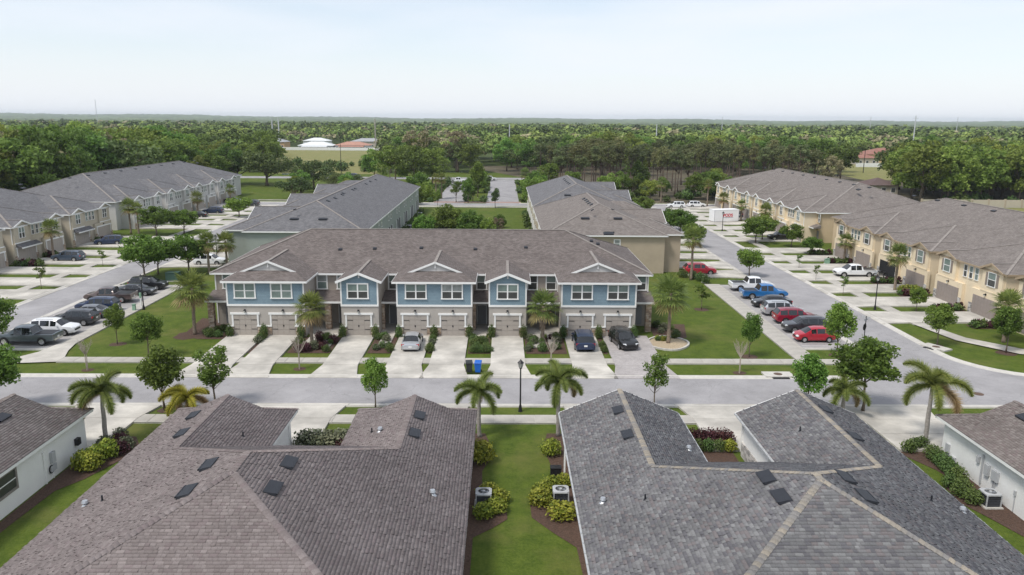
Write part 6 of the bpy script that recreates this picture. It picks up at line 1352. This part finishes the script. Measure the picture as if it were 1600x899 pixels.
for i, w_ in enumerate(('nearest', 'second', 'third', 'fourth', 'fifth', 'farthest')): ac(-19.3, 126 + 11 * i, 'air conditioner behind the sage terrace, %s along its back wall' % w_)
ac(4.9, 141.5, 'air conditioner behind the beige terrace')
tag(MB().box(-0.35, 0.35, -0.25, 0.25, 0, 0.55, M_DARK).box(-0.37, 0.37, -0.27, 0.27, 0.55, 0.6, M_DARK).build('pool_box', None, False, (3.5, 46.2, 0.03)), 'low black box against the left wall of the grey villa', 'box')
# utility boxes
def cabinet(x, y, w, d, h, m, label, rz=0.0):
    t = thing('utility_cabinet', label, 'utility box', (x, y, 0.0), rz); MB().box(-w / 2 - 0.1, w / 2 + 0.1, -d / 2 - 0.1, d / 2 + 0.1, 0, 0.1, M_CONC2).build('pad', t)
    MB().hexa([(-w / 2, -d / 2, 0.1), (w / 2, -d / 2, 0.1), (w / 2, d / 2, 0.1), (-w / 2, d / 2, 0.1)], [(-w / 2, -d / 2 + 0.08, h), (w / 2, -d / 2 + 0.08, h), (w / 2, d / 2, h), (-w / 2, d / 2, h)], m).build('case', t)
    MB().box(-w / 2 - 0.03, w / 2 + 0.03, -d / 2, d / 2 + 0.03, h, h + 0.05, m).build('lid', t)
GC = mat('cabinet_green', (0.05, 0.095, 0.075), 0.5); GC2 = mat('cabinet_pale_green', (0.22, 0.36, 0.26), 0.5)
cabinet(-46.0, 106.6, 1.7, 1.2, 1.2, GC, 'dark green transformer cabinet beyond the black cars'); cabinet(28.6, 106.8, 0.6, 0.5, 0.85, GC2, 'small pale green utility box near the red car')
cabinet(52.2, 121.9, 0.7, 0.5, 0.8, GC2, 'small green utility box before the cream terrace'); cabinet(-43.4, 89.2, 0.35, 0.3, 0.8, GC2, 'slim green utility pedestal beside the left lamp')
# white moving container with red and grey lettering
t = thing('moving_container', 'long white moving container with red lettering on a drive of the right street', 'container', (50.1, 174.2, 0.0), R(14))
cw = mat('container_white', (0.8, 0.8, 0.8), 0.45, 0.04, 0.6)
MB().box(-3.05, 3.05, -1.2, 1.2, 0.22, 2.75, cw).build('box', t); MB().box(-3.08, 3.08, -1.23, 1.23, 2.751, 2.85, cw).build('roof', t)
fr = MB()
for x0 in (-3.07, 2.99): fr.box(x0, x0 + 0.08, -1.24, -1.2, 0.22, 2.75, M_PVC)
fr.build('corner_post', t); MB().box(-3.07, 3.07, -1.21, 1.21, 0.1, 0.22, M_DARK).build('base_frame', t)
def letters(txt, size, m, name, parent, loc, rot):
    cu = bpy.data.curves.new('lettering', 'FONT'); cu.body = txt; cu.size = size; cu.align_x = 'CENTER'; cu.extrude = 0.006; cu.offset = 0.03
    tmp = bpy.data.objects.new('tmp', cu); COL.objects.link(tmp); dg = bpy.context.evaluated_depsgraph_get(); me = bpy.data.meshes.new_from_object(tmp.evaluated_get(dg)); bpy.data.objects.remove(tmp)
    me.materials.clear(); me.materials.append(m); o = ob(name, me, parent, loc); o.rotation_euler = rot; return o
letters('PODS', 0.95, mat('letter_red', (0.55, 0.02, 0.04), 0.5), 'lettering', t, (0.35, -1.215, 1.25), (R(90), 0, 0))
MB().box(-0.95, 1.65, -1.216, -1.206, 1.02, 1.1, mat('letter_grey', (0.2, 0.22, 0.26), 0.5)).build('underline', t)
# small mailbox-like white sign and cluster box
t = thing('utility_post', 'short white and green utility post beside the left lamp', 'post', (-43.2, 90.6, 0)); MB().box(-0.06, 0.06, -0.06, 0.06, 0, 1.3, M_WHITE).build('post', t); MB().box(-0.11, 0.11, -0.09, 0.09, 1.3, 1.9, GC2).build('case', t)
# motorcycle in the open garage
def motorcycle(x, y, rz, label):
    t = thing('motorcycle', label, 'motorcycle', (x, y, 0.2), rz)
    for wx in (-0.68, 0.72):
        w = MB()
        for k in range(16):
            a, b = 2 * math.pi * k / 16, 2 * math.pi * (k + 1) / 16; w.beam((wx + 0.29 * math.cos(a), 0, 0.32 + 0.29 * math.sin(a)), (wx + 0.29 * math.cos(b), 0, 0.32 + 0.29 * math.sin(b)), 0.11, 0.1, M_TYRE, (0, 1, 0))
        w.build('wheel', t)
    MB().tube([(-0.6, 0, 0.72), (-0.2, 0, 0.76), (0.1, 0, 0.9), (0.42, 0, 0.88)], [0.1, 0.14, 0.17, 0.1], P_BLK, 8).build('tank', t); MB().hexa([(-0.75, -0.12, 0.72), (0.0, -0.14, 0.76), (0.0, 0.14, 0.76), (-0.75, 0.12, 0.72)], [(-0.75, -0.1, 0.82), (0.0, -0.12, 0.84), (0.0, 0.12, 0.84), (-0.75, 0.1, 0.82)], M_DARK).build('saddle', t)
    MB().box(-0.3, 0.28, -0.16, 0.16, 0.25, 0.66, M_CHROME).build('engine', t); MB().tube([(0.72, 0.1, 0.32), (0.45, 0.1, 0.98)], 0.03, M_CHROME, 6).tube([(0.72, -0.1, 0.32), (0.45, -0.1, 0.98)], 0.03, M_CHROME, 6).build('fork', t)
    MB().tube([(0.3, -0.4, 1.1), (0.44, 0, 1.0), (0.3, 0.4, 1.1)], 0.022, M_CHROME, 6).build('handlebar', t); MB().tube([(0.5, 0, 0.88), (0.62, 0, 0.88)], [0.07, 0.1], M_HEAD, 8).build('headlamp', t)
motorcycle(55.2, 110.2, R(170), 'dark motorcycle standing at the open garage of the cream terrace')
# ================================================================== BACKGROUND: WOODS, FIELDS, FAR HOUSES
CLEAR = []       # rectangles x0,x1,y0,y1 kept free of trees
CLEAR += [(-178, -70, 555, 600), (-300, -52, 276, 320), (-24, 9, 205, 296), (150, 235, 335, 470), (96, 128, 226, 262), (-20, 30, 292, 312)]
def clear(x, y):
    if 305 < y < 560 and -0.292 < x / y < -0.15: return True
    if 205 < y < 400 and 0.435 < x / y < (0.49 if y < 262 else 0.535): return True
    return any(a <= x <= b and c_ <= y <= d for a, b, c_, d in CLEAR)
def wood(x0, x1, y0, y1, n, h0, h1, kinds, label, group, name='broadleaf_tree', sep=5.0, sx=(0.85, 1.2)):
    pts = []; tries = 0
    while len(pts) < n and tries < n * 60:
        tries += 1; x, y = rng.uniform(x0, x1), rng.uniform(y0, y1)
        q = CW @ Vector((x, y, 8))
        if q.z > -1 or abs(q.x / -q.z) > 0.70 or clear(x, y): continue
        if all((x - a) ** 2 + (y - b) ** 2 > sep * sep for a, b in pts): pts.append((x, y))
    for x, y in pts: tree(rng.choice(kinds), x, y, rng.uniform(h0, h1), label, group, name, 'tree', rng.uniform(*sx))
BR = ['broad0', 'broad1', 'broad2', 'broad3', 'broad4']
wood(-138, -108, 180, 250, 16, 15, 18.5, ['bud0', 'bud1'], 'pale brownish budding tree in the wood behind the left terraces', 'budding trees behind the left terraces', sep=6.0)
wood(-190, -106, 150, 275, 84, 15, 20.5, BR + ['live0'], 'tall broadleaf tree in the wood behind the left terraces', 'wood behind the left terraces', sep=6.0)
wood(-64, -40, 216, 240, 8, 4.5, 7.5, BR + ['live0'], 'low leafy tree between the cross street and the far avenue', 'low trees north of the sage terrace', sep=4)
wood(-110, -92, 238, 276, 7, 10, 14, BR, 'broadleaf tree beyond the far end of the left terraces', 'trees beyond the left terraces', sep=6)
for x, y, h, k, sx, lb in [(-79, 262, 12, 'live0', 1.15, 'dark spreading live oak left of the pond'), (-90, 266, 12.5, 'live1', 1.1, 'dark live oak at the corner beyond the left terraces'), (-60, 248, 9.6, 'live1', 1.2, 'dark spreading live oak before the dry field'), (-52, 240, 6.5, 'live0', 1.0, 'lower dark oak beside the sage terrace roof'),
    (-36, 262, 14.5, 'broad1', 1.1, 'big green oak behind the far end of the sage terrace'), (-29, 256, 14.5, 'broad4', 1.1, 'broad green oak left of the entrance road'), (-24, 266, 13, 'broad0', 1.1, 'green oak closest to the entrance road on its left'), (-44, 270, 12, 'broad2', 1.0, 'green oak right of the far utility pole'),
    (-20, 335, 17, 'bud1', 1.0, 'pale pink budding tree beyond the entrance road'), (-36, 345, 17, 'bud0', 1.2, 'pale yellow-green budding tree beyond the big oak'), (-43, 298, 10, 'bud0', 0.9, 'bright yellow-green tree beside the far avenue'), (10, 322, 13, 'live0', 1.1, 'dark spreading oak at the right end of the entrance road'),
    (102, 268, 13, 'bud1', 1.2, 'brown budding tree behind the right terraces'), (110, 262, 11, 'bud0', 1.2, 'brownish budding tree beside the small brown-roofed house'), (14, 235, 10, 'broad0', 1.0, 'green tree between the grey-roofed terrace and the pines'), (40, 232, 10, 'broad3', 1.0, 'green tree before the pines near the street end'), (63, 228, 9, 'broad0', 0.8, 'green tree before the pines beside the tan terrace')]:
    tree(k, x, y, h, lb, None, 'broadleaf_tree', 'tree', sx)
wood(20, 98, 216, 232, 15, 5.5, 8.5, BR, 'low leafy tree of the understorey before the pines', 'understorey before the pines', sep=4)
wood(8, 104, 228, 288, 90, 12.5, 16.5, ['pine0', 'pine1', 'pine2'], 'tall slender pine in the pine row behind the terraces', 'pine row', 'pine_tree', 3.4, (0.9, 1.3))
wood(112, 205, 212, 262, 44, 13, 17.5, BR + ['live1'], 'tall broadleaf tree in the wood behind the right terraces', 'wood behind the right terraces', sep=6)
wood(124, 260, 262, 332, 38, 12, 17, BR, 'broadleaf tree in the second belt behind the right terraces', 'second belt behind the right terraces', sep=7)
wood(-52, 150, 316, 372, 44, 12, 17, BR + ['live0'], 'broadleaf tree in the belt behind the pines', 'belt behind the pines', sep=8)
wood(-230, -96, 276, 350, 26, 12, 18, BR + ['live1'], 'broadleaf tree in the far left wood', 'far left wood', sep=8)
for i in range(26): shrub('far', rng.uniform(8, 100), rng.uniform(214, 236), rng.uniform(2.0, 4.0), 'understorey bush along the foot of the pines', 'bushes below the pines')
for i in range(24): shrub('far', rng.uniform(114, 185), rng.uniform(207.5, 214), rng.uniform(2.2, 4.2), 'wild bush behind the beige boundary wall', 'bushes behind the boundary wall')
for i in range(22): shrub('far', rng.uniform(-98, -56), rng.uniform(322, 380), rng.uniform(2.0, 4.5), 'wild bush at the edge of the dry field', 'bushes at the dry field')

# far woods nobody could count: one object, low leaf clumps tree by tree
def far_wood():
    Vs, Cs = [], []; q = np.random.default_rng(5)
    N = 15000; u = q.random(N); Y = 330 * (1650 / 330) ** (u ** 0.8); X = (q.random(N) * 2 - 1) * (Y * 0.78 + 30)
    for x, y in zip(X, Y):
        if clear(x, y) or (y < 372 and -60 < x < 150) or (y < 352 and x < -105) or (y < 332 and x > 118): continue
        pt = math.sin(x * 0.021 + 1.3 * math.sin(y * 0.011)) + math.sin(y * 0.017 + x * 0.008 + 2)          # stands and clearings
        if pt < -1.35: continue
        big = q.random() < 0.35; h = (q.uniform(12, 17) if big else q.uniform(7, 13)) + 1.2 * pt; r = q.uniform(5.5, 8.5) if big else q.uniform(2.8, 5.2)
        n = int((150 if y < 480 else 60 if y < 800 else 18) * (1.3 if big else 0.75)); sz = 0.72 if y < 480 else 1.15 if y < 800 else 2.4
        lb = q.normal(size=(7, 3)); lb /= np.linalg.norm(lb, axis=1, keepdims=True); lb[:, 2] = np.abs(lb[:, 2]) * 0.9 - 0.1; li = q.integers(0, 7, n)
        d = q.normal(size=(n, 3)); d /= np.linalg.norm(d, axis=1, keepdims=True); d[:, 2] = np.where(d[:, 2] < -0.3, -d[:, 2], d[:, 2])
        C = np.array([x, y, h * 0.56]) + lb[li] * np.array([r, r, h * 0.36]) * 0.62 + d * np.array([r, r, h * 0.3]) * 0.5 * q.uniform(0.75, 1.05, (n, 1))
        nr = d * 1.1 + q.normal(size=(n, 3)) * 0.5; nr[:, 2] += 0.3; nr /= np.linalg.norm(nr, axis=1, keepdims=True)
        t = np.cross(nr, q.normal(size=(n, 3))); t /= np.linalg.norm(t, axis=1, keepdims=True); b = np.cross(nr, t); s = q.uniform(0.7, 1.3, (n, 1)) * sz
        Vs.append(np.stack([C + t * s, C + b * s * 0.75, C - t * s, C - b * s * 0.75], 1).reshape(-1, 3))
        k = q.random() + 0.12 * pt; base = np.array([0.125, 0.18, 0.046]) * q.uniform(0.65, 1.3) * (1 - 0.22 * pt)
        if k < 0.1: base = np.array([0.27, 0.25, 0.14]) * q.uniform(0.7, 1.1)
        elif k < 0.4: base = np.array([0.2, 0.255, 0.065]) * q.uniform(0.8, 1.2)
        Cs.append(np.repeat(np.concatenate([base[None, :] * q.uniform(0.8, 1.2, (n, 1)), np.ones((n, 1))], 1), 4, 0))
    V = np.concatenate(Vs); C = np.concatenate(Cs); me = np_mesh('far_wood', V, np.arange(len(V)).reshape(-1, 4), attrmat('far_leaf', 0.8, 0.25, 0.0)); shade_mesh(me, C)
    o = ob('far_wood', me); o['kind'] = 'stuff'; o['label'] = 'far green wood stretching to the horizon'; o['category'] = 'wood'
far_wood()
# the treetops beyond, to the horizon
def canopy():
    q = np.random.default_rng(9); ny, nx = 46, 420; V = []
    for j in range(ny):
        y = 1500 * (6500 / 1500) ** (j / (ny - 1))
        for i in range(nx):
            f = i / (nx - 1) * 2 - 1; x = f * (y * 0.8 + 40)
            ridge = max(0, (y - 3500) / 3000) * (15 + 22 * max(0, -f) ** 1.5 + 8 * max(0, f - 0.45) + 3 * math.sin(f * 9) + 4 * math.sin(f * 23 + 1))
            V.append((x + q.uniform(-4, 4), y + q.uniform(-15, 15), 7.5 + q.uniform(-2.5, 4.5) + ridge))
    F = [(j * nx + i, j * nx + i + 1, (j + 1) * nx + i + 1, (j + 1) * nx + i) for j in range(ny - 1) for i in range(nx - 1)]
    me = np_mesh('distant_treetops', V, F, mat('distant_foliage', (0.10, 0.135, 0.055), 0.95, 0.4, 0.02, 8, var2=0.35, scale2=0.004)); o = ob('distant_treetops', me); o['kind'] = 'structure'; o.name = 'distant_wooded_terrain'
canopy()
# fields, verge, pond
sheet('dry_field', [(-96, 318), (-50, 318), (-54, 360), (-82, 548), (-165, 548), (-120, 400)], 0.03, M_FIELD)
sheet('pond', [(-88, 312), (-62, 311), (-63, 318), (-90, 320)], 0.05, mat('pond_water', (0.12, 0.17, 0.17), 0.08, 0.1, 0.5, spec=0.6))
sheet('clearing', [(140, 300), (215, 320), (240, 460), (160, 470)], 0.03, M_FIELD)
sheet('dry_lawn', [(118, 140), (260, 140), (260, 205), (122, 205)], 0.012, M_FIELD)
# white fences and far houses
def fence(pts, h, label):
    t = thing('white_fence', label, 'fence', (pts[0][0], pts[0][1], 0)); o = Vector((pts[0][0], pts[0][1], 0))
    for p, q in zip(pts, pts[1:]):
        p, q = Vector((*p, 0)), Vector((*q, 0)); n = max(1, int((q - p).length / 2.4))
        for i in range(n):
            a, b = p.lerp(q, i / n) - o, p.lerp(q, (i + 1) / n) - o
            MB().beam(a + Vector((0, 0, h / 2)), b + Vector((0, 0, h / 2)), 0.05, h, M_WHITE).build('panel', t); MB().box(a.x - 0.08, a.x + 0.08, a.y - 0.08, a.y + 0.08, 0, h + 0.15, M_WHITE).build('post', t)
fence([(-176, 549), (-66, 549)], 2.0, 'long white fence behind the dry field at the far left')
fence([(176, 388), (226, 394)], 2.0, 'white fence before the red-roofed house at the far right')
fw = MB(); fw.box(0, 32, -0.15, 0.15, 0, 2.1, M_BEIGE2)
w_ = tag(fw.build('boundary_wall', None, False, (112, 206, 0)), 'long pale beige boundary wall behind the nearer cream terrace', 'wall')
for i in range(8): MB().box(-0.22, 0.22, -0.22, 0.22, 0, 2.3, M_BEIGE).build('pier', w_, False, (0.1 + i * 4.5, 0, 0))
def house(x, y, w, d, he, pit, roofm, wallm, label, rz=0.0, lanai=False):
    t = thing('house', label, 'house', (x, y, 0), rz); MB().box(-w / 2, w / 2, -d / 2, d / 2, 0, he, wallm).build('wall', t)
    o = 0.6; X, Y = w / 2 + o, d / 2 + o; r = min(X, Y); z = he + pit * r; a, b = ((-X + r, 0, z), (X - r, 0, z)) if X >= Y else ((0, -Y + r, z), (0, Y - r, z)); e = he - 0.02
    c_ = [(-X, -Y, e), (X, -Y, e), (X, Y, e), (-X, Y, e)]; m = MB()
    if X >= Y: m.poly([c_[0], c_[1], b, a], roofm).poly([c_[1], c_[2], b], roofm).poly([c_[2], c_[3], a, b], roofm).poly([c_[3], c_[0], a], roofm)
    else: m.poly([c_[0], c_[1], a], roofm).poly([c_[1], c_[2], b, a], roofm).poly([c_[2], c_[3], b], roofm).poly([c_[3], c_[0], a, b], roofm)
    m.build('roof', t); n = int(w / 3)
    for i in range(n):
        xx = -w / 2 + (i + 0.5) * w / n; WW = MB().box(xx - 0.75, xx + 0.75, -d / 2 - 0.06, -d / 2, 0.7, 2.2, M_WHITE).build('window', t); MB().box(xx - 0.62, xx + 0.62, -d / 2 - 0.09, -d / 2 - 0.061, 0.82, 2.08, M_GL_LO).build('pane', WW)
    if lanai:
        MB().box(-w * 0.35, w * 0.35, -d / 2 - 4, -d / 2 - 0.1, 0.1, 2.2, M_INT).build('screen_room', t)
        MB().hexa([(-w * 0.37, -d / 2 - 4.3, 2.21), (w * 0.37, -d / 2 - 4.3, 2.21), (w * 0.37, -d / 2, 2.21), (-w * 0.37, -d / 2, 2.21)], [(-w * 0.37, -d / 2 - 4.3, 2.35), (w * 0.37, -d / 2 - 4.3, 2.35), (w * 0.37, -d / 2, 3.0), (-w * 0.37, -d / 2, 3.0)], roofm).build('lanai_roof', t)
RT = mat('terracotta_roof', (0.40, 0.22, 0.165), 0.85, 0.15, 0.4); WR = mat('white_metal_roof', (0.66, 0.68, 0.68), 0.5, 0.06, 0.4); GRM = mat('far_grey_roof', (0.33, 0.34, 0.35), 0.8, 0.1, 0.4)
house(-132, 562, 24, 15, 3.0, 0.32, WR, M_STUCCO_W, 'far white-roofed house behind the white fence', 0, True); house(-107, 566, 24, 15, 3.2, 0.3, RT, M_STUCCO_W, 'far house with terracotta roof behind the white fence', 0, True)
house(-172, 590, 22, 16, 4.5, 0.35, GRM, mat('peach_wall', (0.55, 0.36, 0.2), 0.9), 'far peach-walled house with solar-grey roof'); house(-105, 615, 24, 14, 4.5, 0.3, GRM, M_BEIGE2, 'far house with pale grey roof behind the terracotta one'); house(-150, 640, 20, 14, 4, 0.3, WR, M_STUCCO_W, 'far pale house among trees above the white-roofed one')
house(208, 424, 26, 16, 5.2, 0.35, mat('red_brown_roof', (0.27, 0.13, 0.1), 0.85, 0.12, 0.4), mat('yellow_wall', (0.55, 0.42, 0.22), 0.9), 'red-roofed yellow house behind the far right white fence'); house(190, 416, 14, 12, 3.5, 0.35, MATS['red_brown_roof'], M_BEIGE2, 'lower wing house left of the red-roofed one')
house(119, 246, 9, 9, 3.0, 0.4, mat('small_brown_roof', (0.12, 0.085, 0.08), 0.9, 0.12, 0.4), M_BEIGE2, 'small brown-roofed house among trees behind the right terraces')
# utility poles
def pole(x, y, h, label, m=None, double=False, arms=True, r=0.18):
    t = thing('utility_pole', label, 'pole', (x, y, 0)); m = m or mat('weathered_pole', (0.36, 0.33, 0.29), 0.9, 0.15, 1.0)
    MB().tube([(0, 0, 0), (0, 0, h)], [r, r * 0.6], m, 8).build('shaft', t)
    if arms: MB().box(-1.1, 1.1, -0.06, 0.06, h - 1.2, h - 1.05, m).build('cross_arm', t)
PG = mat('grey_steel_pole', (0.5, 0.52, 0.54), 0.5, 0.05)
pole(-139, 478, 22, 'pale steel transmission pole at the dry field, left of a pair', PG, arms=False, r=0.5); pole(-134, 474, 22, 'pale steel transmission pole at the dry field, right of a pair', PG, arms=False, r=0.5)
pole(-60, 372, 22, 'tall wooden utility pole right of the dry field', r=0.4); pole(-54, 262, 17, 'thin dark pole rising behind the sage terrace', M_DARK, arms=False, r=0.12)
pole(4, 480, 19, 'pale pole above the trees at the centre', PG, r=0.4, arms=False); pole(78, 400, 20, 'pale pole above the pines', PG, r=0.4, arms=False); pole(186, 355, 25, 'tall pole before the red-roofed house', PG, r=0.35); pole(138, 320, 12, 'dark pole near the brown budding tree', M_DARK, r=0.2, arms=False); pole(160, 345, 11, 'dark pole left of the tall pale one', M_DARK, r=0.18, arms=False)
for x, y, h, lb in ((250, 900, 26, 'first'), (420, 900, 27, 'second'), (520, 900, 28, 'third'), (-560, 1100, 44, 'tallest, at the left horizon')): pole(x, y, h, 'distant pale pole above the far wood, %s' % lb, PG, r=0.45, arms=False)
# the air: one closed box of thin haze round everything but the sky
hz = MB().box(-6200, 6200, -400, 9050, -1.0, 58.0, M_WHITE).build('haze'); hz['kind'] = 'stuff'; hz['label'] = 'thin pale haze in the air over the far woods'
hm = bpy.data.materials.new('haze_air'); hm.use_nodes = True; hn = hm.node_tree.nodes; hn.clear()
ho = hn.new('ShaderNodeOutputMaterial'); hv = hn.new('ShaderNodeVolumePrincipled'); hv.inputs['Color'].default_value = (0.86, 0.94, 1.0, 1); hv.inputs['Density'].default_value = 0.0001; hv.inputs['Anisotropy'].default_value = 0.1
hm.node_tree.links.new(hv.outputs['Volume'], ho.inputs['Volume']); hz.data.materials.clear(); hz.data.materials.append(hm)
